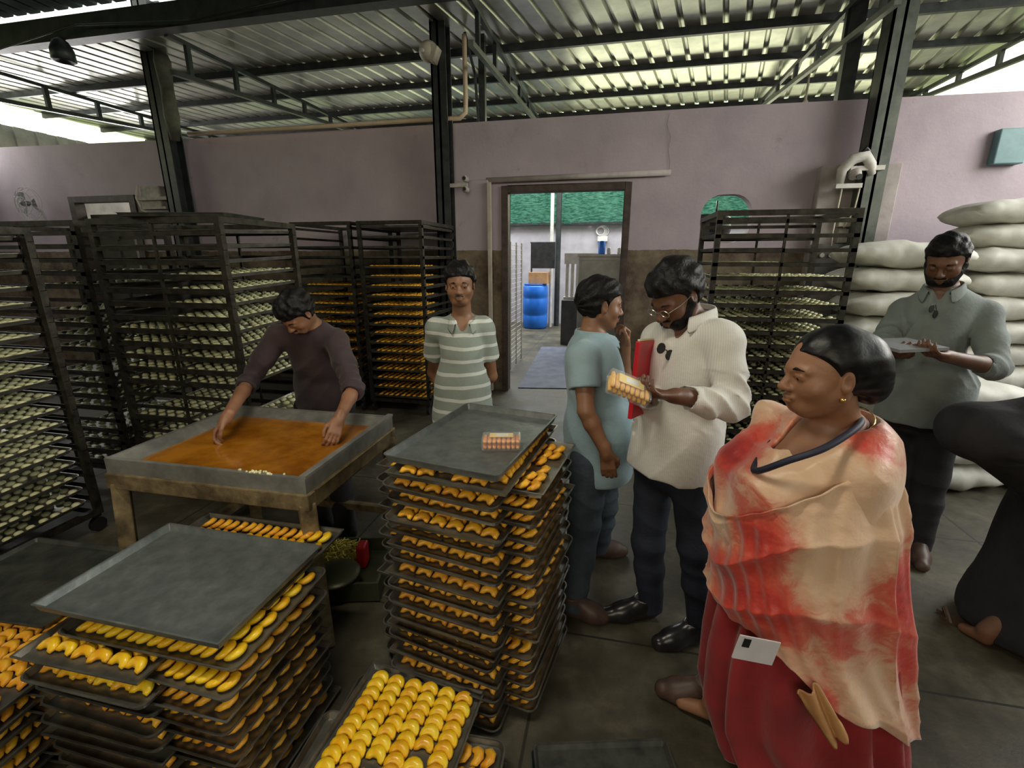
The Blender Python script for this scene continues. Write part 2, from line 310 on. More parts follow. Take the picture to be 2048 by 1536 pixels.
# ---------------------------------------------------------------- trays
TL, TW, TH = .66, .46, .021
def tray_mesh(name, L, Wd, H, r, m, n=5, lip=.006):
    def loop(dx, z):
        hx, hy = L/2-dx, Wd/2-dx; rr = max(r-dx, .002); out = []
        for cx, cy, a0 in ((hx-rr, hy-rr, 0), (-hx+rr, hy-rr, 90), (-hx+rr, -hy+rr, 180), (hx-rr, -hy+rr, 270)):
            for k in range(n+1):
                a = math.radians(a0+90*k/n); out.append((cx+rr*math.cos(a), cy+rr*math.sin(a), z))
        return out
    loops = [loop(.012, 0), loop(.004, H*.9), loop(0, H*.9), loop(0, H), loop(lip, H), loop(lip+.001, H*.86), loop(.0155, .0035)]
    k = len(loops[0]); V = [p for l in loops for p in l]; F = []
    for i in range(len(loops)-1):
        for j in range(k): F.append((i*k+j, i*k+(j+1) % k, (i+1)*k+(j+1) % k, (i+1)*k+j))
    me = bpy.data.meshes.new(name); me.from_pydata(V, [], F+[tuple(range(k))[::-1], tuple((len(loops)-1)*k+j for j in range(k))])
    me.materials.append(m); me.update(); return me
TR_A = tray_mesh('baking_tray', TL, TW, TH, .035, M_tray); TR_B = tray_mesh('baking_tray', TL, TW, TH, .006, M_tray)
TR_D = tray_mesh('baking_tray', TL, TW, TH, .02, M_traydark); TR_T = tray_mesh('baking_tray', TL, TW, .03, .02, M_traytop); TR_T2 = tray_mesh('baking_tray', .70, .475, .03, .006, M_traytop)
def tray(me, M, label, group=None):
    o = bpy.data.objects.new('baking_tray', me); COL.objects.link(o); o.matrix_world = M
    tag(o, label, 'tray', group); return o
def TM(x, y, z, rz=0., rx=0.): return Matrix.Translation((x, y, z)) @ Matrix.Rotation(rx, 4, 'X') @ Matrix.Rotation(rz, 4, 'Z')
R90 = math.pi/2
BISC = []   # (matrix, score, label, flag)
DOUGH = []
def fill_crescents(M, label, rows=15, cols=6, face=1, keep=None, jit=1., score=0., drop=.03, tlong=True):
    """crescents standing in overlapping rows along the long side of the tray"""
    cp = (TW-.06)/cols; rp = (TL-.075)/rows
    for c in range(cols):
        for r in range(rows):
            if random.random() < drop: continue
            lx = -TL/2+.045+rp*(r+.5)-.01; ly = -TW/2+.03+cp*(c+.5)
            if keep and not keep(lx, ly): continue
            rz = random.gauss(0, .13*jit) + (0 if face > 0 else math.pi)
            m = M @ Matrix.Translation((lx+random.gauss(0, .002), ly+random.gauss(0, .002), .0125+random.random()*.001)) @ Matrix.Rotation(rz, 4, 'Z') @ Matrix.Rotation(-.32, 4, 'Y')
            BISC.append((m, score, '%s row of %s, %s column' % (ords[r], label, ords[c])))
def fill_dough(M, label, nx=11, ny=7, keep=None, score=0., drop=.02, lst=None, s=1.):
    for i in range(nx):
        for j in range(ny):
            if random.random() < drop: continue
            lx = -TL/2+.045+(TL-.09)*i/(nx-1); ly = -TW/2+.04+(TW-.08)*j/(ny-1)
            if keep and not keep(lx, ly): continue
            m = M @ Matrix.Translation((lx+random.gauss(0, .0018), ly+random.gauss(0, .0018), .004)) @ Matrix.Rotation(random.random()*6, 4, 'Z') @ Matrix.Scale(s*random.uniform(.92, 1.06), 4)
            (DOUGH if lst is None else lst).append((m, score, '%s across, %s in row, %s' % (ords[i], ords[j], label)))
# ---------------------------------------------------------------- racks
def rack(name_label, x0, x1, y0, y1, H, z0, pitch, nlev, axis, mid=True, group='tray racks', cast=True, tilt=0.):
    """axis 'x': rails run along x (trays slide in along x); 'y': rails run along y"""
    t = empty('bakery_rack', (x0, y0, 0)); tag(t, name_label, 'rack', group)
    w, d = x1-x0, y1-y0; p = .036
    for px_ in (0, w-p):
        for py_ in (0, d-p): MB().box(px_, px_+p, py_, py_+p, .12, H).build('post', M_rack, t)
    for nm, z in (('top_frame', H-.035), ('base_frame', .12)):
        MB().box(p, w-p, 0, p, z, z+.035).box(p, w-p, d-p, d, z, z+.035).box(0, p, p, d-p, z, z+.035).box(w-p, w, p, d-p, z, z+.035).build(nm, M_rack, t)
    if mid:
        m_ = MB()
        if axis == 'x':
            for yy in (0, d-.014): m_.box(w/2-.008, w/2+.008, yy, yy+.014, .15, H-.03)
        else:
            for xx in (0, w-.014): m_.box(xx, xx+.014, d/2-.008, d/2+.008, .15, H-.03)
        m_.build('middle_bar', M_rack, t)
    for k in range(nlev):
        z = z0+k*pitch-.004
        for s in (0, 1):
            b = MB()
            if axis == 'x':
                yy = p if s == 0 else d-p-.022
                ya = (0, .003) if s == 0 else (d-.003, d)
                b.box(.0, w, 0 if s == 0 else d-.030, .030 if s == 0 else d, z-.003, z).box(0, w, ya[0], ya[1], z, z+.022)
            else:
                b.box(0 if s == 0 else w-.030, .030 if s == 0 else w, 0, d, z-.003, z)
                xa = (0, .003) if s == 0 else (w-.003, w); b.box(xa[0], xa[1], 0, d, z, z+.022)
            rl = b.build('rail', M_rack, t)
            if tilt: rl.matrix_local = Matrix.Translation((0, d/2, z)) @ Matrix.Rotation(tilt, 4, 'X') @ Matrix.Translation((0, -d/2, -z))
    if cast:
        for px_ in (.03, w-.03):
            for py_ in (.03, d-.03):
                c = MB(); c.box(px_-.018, px_+.018, py_-.02, py_+.02, .10, .125)
                c.lathe([(.0, -.014), (.045, -.014), (.045, .014), (0, .014)], 14, Matrix.Translation((px_, py_, .05)) @ Matrix.Rotation(R90, 4, 'Y')); c.build('caster', M_blackp, t)
    return t
TILT = .04
rA = rack('dark steel bakery rack nearest at far left, trays of pale dough facing the aisle', -4.02, -3.03, 1.22, 1.98, 1.80, .19, .085, 19, 'x', tilt=TILT)
rB = rack('dark steel bakery rack behind the syrup table, empty tray lying on its top', -3.22, -2.25, 2.40, 3.08, 1.88, .17, .0855, 20, 'x', tilt=TILT)
rE = rack('bakery rack standing between the far-left rack and the one behind the syrup table', -4.40, -3.40, 2.46, 3.14, 1.88, .17, .0855, 20, 'x')
rC1 = rack('dark bakery rack behind the bending man, left of its twin', -3.32, -2.63, 4.45, 5.38, 2.0, .17, .098, 19, 'y', mid=False)
rC2 = rack('bakery rack left of the doorway column, trays of orange biscuits', -2.56, -1.86, 4.45, 5.38, 2.0, .17, .098, 19, 'y', mid=False)
rD = rack('bakery rack at right below the round-cornered opening', .67, 1.56, 3.60, 4.28, 1.96, .17, .095, 19, 'x')
def lev(k, n): return '%s level from the top' % ords[n-1-k]
for k in range(19):
    z = .192+k*.085
    for j, xx in enumerate((-3.03-.25, -3.03-.735)):
        if j and k % 2: continue
        M = TM(xx+random.uniform(-.01, .012), 1.60, z, R90+random.gauss(0, .01), 0); M = Matrix.Translation((0, 0, 0)) @ M
        M = Matrix.Translation((xx, 1.60, z)) @ Matrix.Rotation(TILT, 4, 'X') @ Matrix.Rotation(R90, 4, 'Z')
        lb = 'baking tray in the far-left rack, %s, %s' % (lev(k, 19), 'aisle side' if not j else 'inner side')
        tray(TR_A, M, lb, 'trays in the far-left rack')
        if k < 16: fill_dough(M, 'far-left rack %s' % lev(k, 19) if not j else 'inner', score=0 if not j else 9)
for k in range(20):
    z = .172+k*.0855
    if k in (7, 6, 4): continue
    for j, xx in enumerate((-2.25-.25, -2.25-.72)):
        dx = .30 if (j == 0 and k in (5, 3)) else 0
        M = Matrix.Translation((xx+dx, 2.74, z+.003)) @ Matrix.Rotation(TILT if not dx else .02, 4, 'X') @ Matrix.Rotation(R90, 4, 'Z')
        tray(TR_A, M, 'tray in rack behind the syrup table, %s%s' % (lev(k, 20), ', pulled out' if dx else (', aisle side' if not j else ', inner side')), 'trays in the rack behind the syrup table')
        if k < 17 and not (j and k > 12): fill_dough(M, 'behind syrup table %s' % lev(k, 20) if not j else 'inner', nx=10, ny=6, score=(0 if dx else .6) if not j else 9, s=1.12)
for k in range(20):
    M = TM(-3.40-.25, 2.80, .174+k*.0855, R90)
    if k % 5 == 4: continue
    tray(TR_A, M, 'tray in the rack beyond the far-left one, %s' % lev(k, 20), 'trays in the rack beyond the far-left one')
    if k < 17: fill_dough(M, 'rack beyond', score=9, nx=9, ny=5, s=1.1)
for X, nm, tm in ((-3.32, 'behind the bending man', TR_D), (-2.56, 'left of the doorway column', TR_A)):
    for k in range(19):
        if nm[0] == 'b' and k > 16: continue
        for j in (0, 1):
            if j and k % 3: continue
            M = TM(X+.348, 4.45+.24+j*.46, .172+k*.098)
            tray(tm, M, 'tray in the rack %s, %s%s' % (nm, lev(k, 19), ', back row' if j else ''), 'trays in the rack %s' % nm)
            if j == 0 and k < (15 if nm[0] == 'l' else 13): fill_crescents(M, 'x', score=9, rows=9, cols=5, drop=.02, jit=2)
for k in range(19):
    for j in (0, 1):
        if j and k > 14: continue
        M = TM(.67+.235+j*.425, 3.94, .172+k*.095, R90)
        if k == 18: continue
        tray(TR_D, M, 'dark tray in the right-hand rack, %s, %s half' % (lev(k, 19), 'left' if not j else 'right'), 'trays in the right-hand rack')
        if k < 16: fill_dough(M, 'right rack', nx=8, ny=6, score=9, s=1.15)
p = [atz(325, 412, 1.893), atz(548, 424, 1.893)]
tray(TR_D, TM(-2.62, 2.62, 1.884, math.radians(12)), 'dark empty tray lying on top of the rack behind the syrup table')
# ---------------------------------------------------------------- crosswise stacks of trays
def stack(cx, cy, z0, n, pitch, rz, nm, grp, first='a', offa=(0, 0), offb=(0, 0), fill=True, lean=0.):
    """trays alternately lengthwise (a: long side towards the back) and crosswise (b)"""
    last = None
    for k in range(n):
        a = (k % 2 == 0) == (first == 'a')
        ox, oy = offa if a else offb
        r = rz + random.gauss(0, .018) + (R90 if a else 0)
        M = TM(cx+ox+random.gauss(0, .008), cy+oy+lean*(1-k/n)+random.gauss(0, .008), z0+k*pitch, r)
        lb = 'tray of crescents in the %s, %s from the top, set %s' % (nm, ords[n-1-k], 'lengthwise' if a else 'crosswise')
        tray(random.choice((TR_A, TR_A, TR_B)), M, lb, grp)
        if fill: fill_crescents(M, 'x' if k < n-3 else '%s, tray %s from top' % (nm, ords[n-1-k]), score=0 if k >= n-2 else .25, rows=15, face=1)
        last = M
    return last
g2 = 'trays of the tall centre stack'
stack(-.487, 1.655, .004, 33, .0282, math.radians(-10), 'tall centre stack', g2, first='a', offa=(0, 0), offb=(.0, -.02), lean=-.07)
M = TM(-.498, 1.685, .940, math.radians(-10)+R90, 0)
T2TOP = .940
tray(TR_T, M, 'empty scuffed tray on top of the tall centre stack, biscuit pack lying on it')
g1 = 'trays of the left front stack'
M1 = stack(-1.30, 1.04, .004, 17, .0282, math.radians(-1), 'left front stack', g1, first='b', offa=(-.13, .05), offb=(.0, .0))
tray(TR_B, TM(-1.475, 1.105, .482, R90+.01), 'tray of crescents set lengthwise, sticking out below the big empty tray of the left stack')
fill_crescents(TM(-1.475, 1.105, .482, R90+.01), 'sticking-out tray, left front stack', score=-1, rows=15)
tray(TR_A, TM(-1.31, 1.08, .509, .0), 'tray of crescents just below the big empty tray of the left stack', None)
fill_crescents(TM(-1.31, 1.08, .509, .0), 'tray under the big empty tray', score=-.5, rows=15)
tray(TR_B, TM(-1.37, 1.285, .536, .01), 'crosswise tray of crescents showing behind the big empty tray of the left stack', None)
fill_crescents(TM(-1.37, 1.285, .536, .01), 'tray behind the big empty one', score=-.5, rows=15)
tray(TR_T2, Matrix.Translation((-1.375, 1.10, .575)) @ Matrix.Rotation(-.0, 4, 'X') @ Matrix.Rotation(-.01, 4, 'Z'), 'big empty scuffed tray on top of the left front stack')
# low stack in front with the full tray on top
M = TM(-.625, .965, .110, R90-.06)
stack(-.60, .93, .004, 3, .034, .03, 'low front stack', 'trays of the low front stack', first='b', offa=(-.05, .06), offb=(.015, -.03))
tray(TR_B, M, 'full tray of yellow crescents on top of the low front stack, nearest the camera')
fill_crescents(M, 'low front stack top tray', score=-3, rows=16, face=1, drop=.03, jit=.8)
# low stack at the lower left corner and the dark empty tray behind it
stack(-2.02, .98, .004, 12, .0282, .05, 'corner stack at lower left', 'trays of the lower left corner stack', first='b', offa=(.04, .0), offb=(0, .04))
tray(TR_D, TM(-2.28, 1.20, .345, .05), 'dark empty tray at far left, in front of the dough racks')
# lone tray at bottom
c = (atz(1065, 1490, .03)+atz(1330, 1480, .03))/2; dv = atz(1330, 1480, .03)-atz(1065, 1490, .03); a = math.atan2(dv.y, dv.x)
pe = Vector((math.sin(a), -math.cos(a), 0))
for k in range(2):
    q = c+pe*.335
    tray(TR_D, TM(q.x-.012*(1-k), q.y, .002+k*.024, a+R90), 'dark empty tray on the floor at the bottom edge, %s of a pair' % ('upper' if k else 'lower'))
# ---------------------------------------------------------------- biscuits and dough balls
def crescent_mesh(name, seg, ring, m):
    V = []; F = []; R = .0215
    for i in range(seg+1):
        t = i/seg; a = math.radians(-100+200*t); w = math.sin(math.pi*(.08+.84*t))**.6; rr = .0172*w+.0005; rz = .0120*w+.0005
        c = Vector((math.cos(a)*R*1.05, math.sin(a)*R*1.04, 0)); u = Vector((math.cos(a), math.sin(a), 0))
        for k in range(ring):
            b = 2*math.pi*k/ring; p = c+u*(math.cos(b)*rr*1.05); V.append((p.x-.006, p.y, math.sin(b)*rz))
    for i in range(seg):
        for k in range(ring): F.append((i*ring+k, i*ring+(k+1) % ring, (i+1)*ring+(k+1) % ring, (i+1)*ring+k))
    V += [tuple(np.mean(V[:ring], 0)), tuple(np.mean(V[seg*ring:(seg+1)*ring], 0))]; n = len(V)
    T = [(n-2, (k+1) % ring, k) for k in range(ring)]+[(n-1, seg*ring+k, seg*ring+(k+1) % ring) for k in range(ring)]
    me = np_mesh(name, V, [np.array(F), np.array(T)]); me.materials.append(m); me.polygons.foreach_set('use_smooth', [True]*len(me.polygons))
    return me
def dome_mesh(name, seg, prof, m):
    V = []; F = []
    for r, z in prof:
        for k in range(seg): a = 2*math.pi*k/seg; V.append((r*math.cos(a), r*math.sin(a), z))
    n = len(prof)
    for i in range(n-1):
        for k in range(seg): F.append((i*seg+k, i*seg+(k+1) % seg, (i+1)*seg+(k+1) % seg, (i+1)*seg+k))
    V.append((0, 0, prof[-1][1]+.001)); T = [(len(V)-1, (n-1)*seg+k, (n-1)*seg+(k+1) % seg) for k in range(seg)]
    me = np_mesh(name, V, [np.array(F), np.array(T)]); me.materials.append(m); me.polygons.foreach_set('use_smooth', [True]*len(me.polygons))
    return me
def merged(name, base, mats, m):
    V = np.array([v.co[:] for v in base.vertices]); Vh = np.c_[V, np.ones(len(V))]
    A = np.array([[list(r) for r in q] for q in mats])
    VV = np.einsum('nij,vj->nvi', A, Vh)[:, :, :3].reshape(-1, 3)
    tri = [p.vertices[:] for p in base.polygons if len(p.vertices) == 3]; quad = [p.vertices[:] for p in base.polygons if len(p.vertices) == 4]
    off = (np.arange(len(mats))*len(V))[:, None, None]
    Fs = [(np.array(f)[None]+off).reshape(-1, len(f[0])) for f in (quad, tri) if f]
    me = np_mesh(name, VV, Fs); me.materials.append(m); me.polygons.foreach_set('use_smooth', [True]*len(me.polygons))
    return link_mesh(name, me)
CR_HI = crescent_mesh('crescent_biscuit', 10, 8, M_bisc); CR_LO = crescent_mesh('crescent_biscuit_low', 5, 5, M_biscs)
DO_HI = dome_mesh('dough_ball', 12, [(.019, 0), (.0215, .006), (.019, .013), (.012, .0175), (.005, .019)], M_dough); DO_LO = dome_mesh('dough_ball_low', 6, [(.019, 0), (.0212, .006), (.014, .016)], M_dough)
def pick(lst, n):
    sc = []
    for i, (M, s, lb) in enumerate(lst):
        x, y, d = pix(M.translation)
        inside = -5 < x < 2053 and -5 < y < 1541 and s < 5
        sc.append((d+s*1.0 if inside else 1e6+i, i))
    sc.sort(); return [i for v, i in sc[:n] if v < 1e5]
def place_all(lst, hi, lo, name, label, cat, group, stuffname, mlo, lab_stuff, nmax=300):
    ids = set(pick(lst, nmax)); seen = {}
    for i in ids:
        M, s, lb = lst[i]; o = bpy.data.objects.new(name, hi); COL.objects.link(o); o.matrix_world = M
        L_ = label % lb; seen[L_] = seen.get(L_, 0)+1
        tag(o, L_ , cat, group)
    rest = [lst[i][0] for i in range(len(lst)) if i not in ids]
    tag(merged(stuffname, lo, rest, mlo), lab_stuff, cat, group, 'stuff')
place_all(BISC, CR_HI, CR_LO, 'crescent_biscuit', 'glazed yellow crescent, %s', 'biscuit', 'glazed crescent biscuits', 'crescent_biscuits', M_biscs, 'all the smaller-looking baked crescents lying in the stacked and racked trays')
place_all(DOUGH, DO_HI, DO_LO, 'dough_ball', 'pale dough ball, %s', 'dough ball', 'pale dough balls', 'dough_balls', M_dough, 'all the other pale dough balls on the racked trays')
# ---------------------------------------------------------------- syrup table
M_tw = mat('stained_wood_and_iron', (.07, .048, .022), (.24, .18, .09), rough=.7, scale=11, bump=.4, c3=(.40, .33, .20))
M_zinc = mat('zinc_tub_sheet', (.22, .22, .20), (.42, .41, .37), rough=.4, metal=.55, scale=7, bump=.1)
TZ = .78; TA = Matrix.Rotation(.0, 4, 'Z')
t = empty('syrup_table', (-1.66, 1.85, 0), .01); tag(t, 'stained low table carrying a shallow metal tub of amber syrup, worker behind it', 'table')
hx, hy = .505, .40
MB().box(-hx, hx, -hy, -hy+.05, TZ-.125, TZ-.05).box(-hx, hx, hy-.05, hy, TZ-.125, TZ-.05).box(-hx, -hx+.05, -hy+.05, hy-.05, TZ-.125, TZ-.05).box(hx-.05, hx, -hy+.05, hy-.05, TZ-.125, TZ-.05).build('apron', M_tw, t, bevel=.006)
for sx_ in (-1, 1):
    for sy_ in (-1, 1): MB().bar((sx_*(hx-.035), sy_*(hy-.035), TZ-.10), (sx_*(hx-.0), sy_*(hy-.0), 0), .065).build('leg', M_tw, t, bevel=.006)
MB().bar((-hx+.03, hy-.03, .22), (hx-.03, hy-.03, .22), .04).bar((-hx+.03, -hy+.03, .22), (-hx+.03, hy-.03, .22), .04).build('stretcher', M_tw, t)
b = MB(); i1, w = .02, .018
b.box(-hx+.01, hx-.01, -hy+.01, hy-.01, TZ-.05, TZ-.044)
for (x0, x1, y0, y1) in ((-hx+.01, hx-.01, -hy+.01, -hy+.03), (-hx+.01, hx-.01, hy-.03, hy-.01), (-hx+.01, -hx+.03, -hy+.03, hy-.03), (hx-.03, hx-.01, -hy+.03, hy-.03)): b.box(x0, x1, y0, y1, TZ-.044, TZ+.018)
# sloping inner sides
def slope_panel(b, p, q, inn, zt, zb):
    p = Vector(p); q = Vector(q); n = Vector(inn)
    b.poly([(p.x, p.y, zt), (q.x, q.y, zt), (q.x+n.x-(q-p).normalized().x*.06, q.y+n.y-(q-p).normalized().y*.06, zb), (p.x+n.x+(q-p).normalized().x*.06, p.y+n.y+(q-p).normalized().y*.06, zb)], (n.x*-.03, n.y*-.03, -.004))
a_, c_ = hx-.03, hy-.03
slope_panel(b, (-a_, -c_), (a_, -c_), (0, .03), TZ+.016, TZ-.042); slope_panel(b, (a_, c_), (-a_, c_), (0, -.10), TZ+.016, TZ-.042)
slope_panel(b, (-a_, c_), (-a_, -c_), (.10, 0), TZ+.016, TZ-.042); slope_panel(b, (a_, -c_), (a_, c_), (-.05, 0), TZ+.016, TZ-.042)
b.build('tub', M_zinc, t)
Ms = mat('amber_syrup', (.26, .085, .005), (.46, .18, .015), rough=.16, scale=5, bump=.12, bscale=18, contrast=(.38, .62), coat=.3)
o = MB().box(-a_+.03, a_-.02, -c_+.01, c_-.035, TZ-.043, TZ-.020).build('syrup', Ms, t)
MB().bar((hx-.02, -hy+.01, TZ+.024), (hx-.02, hy-.01, TZ+.024), .03, .012).build('rail_strip', M_zinc, t)
# pale crumbs on the rim
b = MB()
for k in range(26): x = random.gauss(.27, .045); y = random.gauss(-hy+.025, .006); b.lathe([(.004, 0), (.0055, .004), (.002, .008)], 6, Matrix.Translation((x, y, TZ+.018)))
o = b.build('crumbs', M_dough, None); o.matrix_world = t.matrix_basis; tag(o, 'pale crumbs scattered on the near rim of the syrup tub', 'crumbs', kind='stuff')
# ---------------------------------------------------------------- biscuit pack on the tall stack and the one held
M_film = bpy.data.materials.new('clear_wrap'); M_film.use_nodes = True; fb = M_film.node_tree.nodes['Principled BSDF']
fb.inputs['Base Color'].default_value = (.9, .93, .95, 1); fb.inputs['Roughness'].default_value = .12; fb.inputs['Alpha'].default_value = .16; fb.inputs['Specular IOR Level'].default_value = .9
M_bar = mat('baked_orange_rusk', (.72, .25, .05), (.92, .45, .14), rough=.5, scale=40)
M_lab = mat('pale_yellow_label', (.92, .72, .25), rough=.5)
M_bar2 = mat('yellow_rusk', (.85, .42, .05), (.95, .62, .14), rough=.5, scale=40)
def pack(M, label, n=8, mb=None):
    t = empty('biscuit_pack'); t.matrix_world = M; tag(t, label, 'biscuit pack')
    for r in range(2):
        for k in range(n):
            b = MB(); b.tube([(-.062+k*.0178, -.036, .012+r*.021), (-.062+k*.0178, -.015, .0135+r*.021), (-.062+k*.0178, .015, .0135+r*.021), (-.062+k*.0178, .036, .012+r*.021)], [.0065, .0088, .0088, .0065], seg=8); b.build('rusk', mb or M_bar, t, smooth=True)
    MB().box(-.045, .045, -.012, .030, .0462, .0470).build('paper_label', M_lab, t)
    MB().box(-.020, .026, -.002, .022, .0470, .0475).build('white_sticker', mat('white_sticker', (.85, .85, .82), rough=.5), t)
    MB().box(-.075, .075, -.046, .046, .001, .0485).build('wrapper', M_film, t, bevel=.008)
    return t
pk = atz(1003, 892, T2TOP+.01)
pack(TM(pk.x, pk.y, T2TOP+.0045, math.radians(12)), 'clear-wrapped pack of orange rusks lying on the scuffed tray of the tall stack')
# ---------------------------------------------------------------- floor clutter by the table
M_nood = mat('yellow_fried_sticks', (.50, .42, .05), (.72, .62, .14), rough=.6, scale=40, bump=.6, bscale=60)
M_ply = mat('clear_bag', (.5, .5, .42), (.62, .62, .52), rough=.4, scale=12, bump=.5, bscale=20)
q = (-1.33, 1.88)
t = empty('snack_crate', (q[0], q[1], 0), .25); tag(t, 'low dark crate holding yellow fried sticks, on the floor beside the table leg', 'crate')
b = MB().box(-.24, .24, -.20, .20, .01, .03)
for (x0, x1, y0, y1) in ((-.24, .24, -.20, -.185), (-.24, .24, .185, .20), (-.24, -.225, -.185, .185), (.225, .24, -.185, .185)): b.box(x0, x1, y0, y1, .03, .11)
b.build('box', mat('dark_green_tin', (.03, .035, .02), (.08, .09, .05), rough=.5, metal=.4), t)
b = MB(); rnd = random.Random(3)
for k in range(260):
    x, y = rnd.uniform(-.20, .06), rnd.uniform(-.05, .17); z = .05+.09*math.exp(-((x+.07)**2+(y-.06)**2)/.03)+rnd.uniform(-.015, .012); a = rnd.uniform(0, 6); l = rnd.uniform(.012, .03); dz = rnd.uniform(-.01, .01)
    b.tube([(x-l*math.cos(a), y-l*math.sin(a), z-dz), (x, y, z+.004), (x+l*math.cos(a), y+l*math.sin(a), z+dz)], .0032, seg=5)
b.lathe([(.15, .03), (.14, .07), (.09, .115), (.02, .13)], 18, Matrix.Translation((-.07, .06, 0)))
o = b.build('fried_sticks', M_nood, smooth=True); o.matrix_world = t.matrix_basis; tag(o, 'heap of yellow fried sticks in the dark crate on the floor', 'snack', kind='stuff')
o = MB().box(.07, .12, .02, .10, .03, .16).build('red_packet', mat('red_packet', (.35, .01, .015), rough=.4), bevel=.01); o.matrix_world = t.matrix_basis; tag(o, 'small red packet standing beside the yellow fried sticks', 'packet')
o = MB().lathe([(.012, .150), (.05, .148), (.10, .135), (.118, .125), (.122, .118), (.116, .118), (.09, .128), (.0, .140)], 28).build('metal_lid', mat('dark_olive_lid', (.06, .065, .035), (.10, .10, .06), rough=.4, metal=.5), smooth=True, loc=(q[0]+.05, q[1]-.13, .005)); tag(o, 'round dark metal lid resting on the snack crate', 'lid')
# ---------------------------------------------------------------- flour sacks
M_sack = mat('woven_white_sack', (.52, .51, .45), (.70, .69, .61), rough=.6, scale=5, bump=.35, bscale=12)
M_sackb = mat('bluish_white_sack', (.28, .34, .40), (.46, .52, .55), rough=.6, scale=4, bump=.35, bscale=10)
def sack_mesh(seed, L=.86, Wd=.56, H=.205):
    nu, nv = 36, 20; V = []; F = []; off = Vector((seed*7.3, seed*3.1, 0))
    for i in range(nu+1):
        t = -1+2*i/nu; prof = max(0., 1-abs(t)**5)**.42; ez = .10+.90*(max(0., 1-abs(t)**3.2))**.6; ey = .80+.20*prof
        if i in (0, nu): ez = .06
        for k in range(nv):
            a = 2*math.pi*k/nv; cx = math.copysign(abs(math.cos(a))**.55, math.cos(a)); cz = math.copysign(abs(math.sin(a))**.8, math.sin(a))
            p = Vector((t*L/2, cx*ey*Wd/2, cz*ez*H/2)); n = noise.noise_vector(p*6+off)*.022+noise.noise_vector(p*15+off)*.009
            wr = .006*math.sin(18*p.y/Wd*2+seed)*abs(t)**3; p += Vector((n.x*.6, n.y, n.z+wr)); V.append(p[:])
    for i in range(nu):
        for k in range(nv): F.append((i*nv+k, i*nv+(k+1) % nv, (i+1)*nv+(k+1) % nv, (i+1)*nv+k))
    me = bpy.data.meshes.new('flour_sack'); me.from_pydata(V, [], F+[tuple(range(nv))[::-1], tuple(nu*nv+k for k in range(nv))])
    me.materials.append(M_sack); me.polygons.foreach_set('use_smooth', [True]*len(me.polygons)); return me
SK = [sack_mesh(i) for i in range(5)]
def sack(x, y, z, rz, label, v, group='white flour sacks piled by the right wall', m=None):
    me = SK[v % 5]
    if m: me = me.copy(); me.materials[0] = m
    o = bpy.data.objects.new('flour_sack', me); COL.objects.link(o); o.location = (x, y, z); o.rotation_euler = (random.gauss(0, .02), random.gauss(0, .03), rz)
    return tag(o, label, 'sack', group)
for k in range(9):
    sack(2.28+random.gauss(0, .025), 4.55+random.gauss(0, .03), .10+k*.196, random.gauss(0, .05)+(.05 if k % 2 else -.03), 'white flour sack in the left pile, %s from the top' % ords[8-k], k)
for k in range(11):
    sack(3.20+random.gauss(0, .03), 4.75+random.gauss(0, .03), .10+k*.190, random.gauss(0, .06), 'white flour sack in the taller right pile, %s from the top' % ords[10-k], k+2)
for i, (x, y, z, r, l) in enumerate(((2.42, 3.88, .10, .2, 'white sack on the floor in front of the left pile, lowest'), (2.46, 3.90, .30, .1, 'white sack on the floor in front of the left pile, second up'), (2.40, 3.92, .50, .15, 'white sack in front of the left pile, third up'), (2.45, 3.90, .69, .22, 'white sack in front of the left pile, topmost'))):
    sack(x, y, z, r, l, i)
sack(3.35, 3.95, .10, -.1, 'bluish sack lying on the floor at right behind the standing man', 1, 'bluish sacks', M_sackb)
sack(3.38, 3.97, .29, .1, 'bluish sack lying on top of another at right behind the standing man', 3, 'bluish sacks', M_sackb)
# ---------------------------------------------------------------- electrics on wall and columns
M_cream = mat('aged_cream_plastic', (.42, .38, .30), (.60, .56, .46), rough=.5, scale=8)
M_dirty = mat('dusty_grey_bracket', (.30, .28, .25), (.50, .47, .42), rough=.7, scale=10)
t = empty('insulator_bracket', (-1.77, 5.36, 2.44)); tag(t, 'pale bracket with two black-ended insulators on the dark column left of the doorway', 'bracket')
MB().box(-.20, .10, -.02, .02, -.03, .01).box(-.20, -.16, .0, .06, -.06, .03).build('bar', M_dirty, t)
for z in (.055, -.055):
    MB().lathe([(.022, -.05), (.034, -.03), (.028, 0), (.036, .03), (.02, .05)], 14, Matrix.Translation((.08, 0, z)) @ Matrix.Rotation(R90, 4, 'X')).build('insulator', M_dirty, t, smooth=True)
    MB().lathe([(.0, -.006), (.02, -.006), (.02, .006), (0, .006)], 12, Matrix.Translation((.08, -.054, z)) @ Matrix.Rotation(R90, 4, 'X')).build('black_cap', M_blackp, t)
t = empty('switch_box', (-6.02, 5.42, 2.40)); tag(t, 'dusty pale switch box with brackets at the thick left column', 'switch box')
MB().box(-.16, .16, -.06, .08, -.14, .15).build('box', M_dirty, t, bevel=.02)
MB().box(-.18, .34, -.10, -.06, -.03, .01).box(-.12, .26, -.10, -.06, -.14, -.11).build('bracket', M_dirty, t)
MB().tube([(-.14, -.08, .16), (-.18, -.10, .0), (-.15, -.08, -.14), (-.05, -.08, -.20)], .012).build('cable', M_cream, t, smooth=True)
MB().box(-.12, .12, -.04, .06, -.34, -.17).build('lower_box', M_dirty, t, bevel=.01)
t = empty('service_bracket', (2.16, 5.30, 2.38)); tag(t, 'dirty white cloth-wrapped bracket with insulators on the right-hand column', 'bracket')
MB().box(-.06, .22, -.04, .0, .05, .09).box(-.16, .06, -.04, .04, -.10, -.06).build('bar', M_white, t)
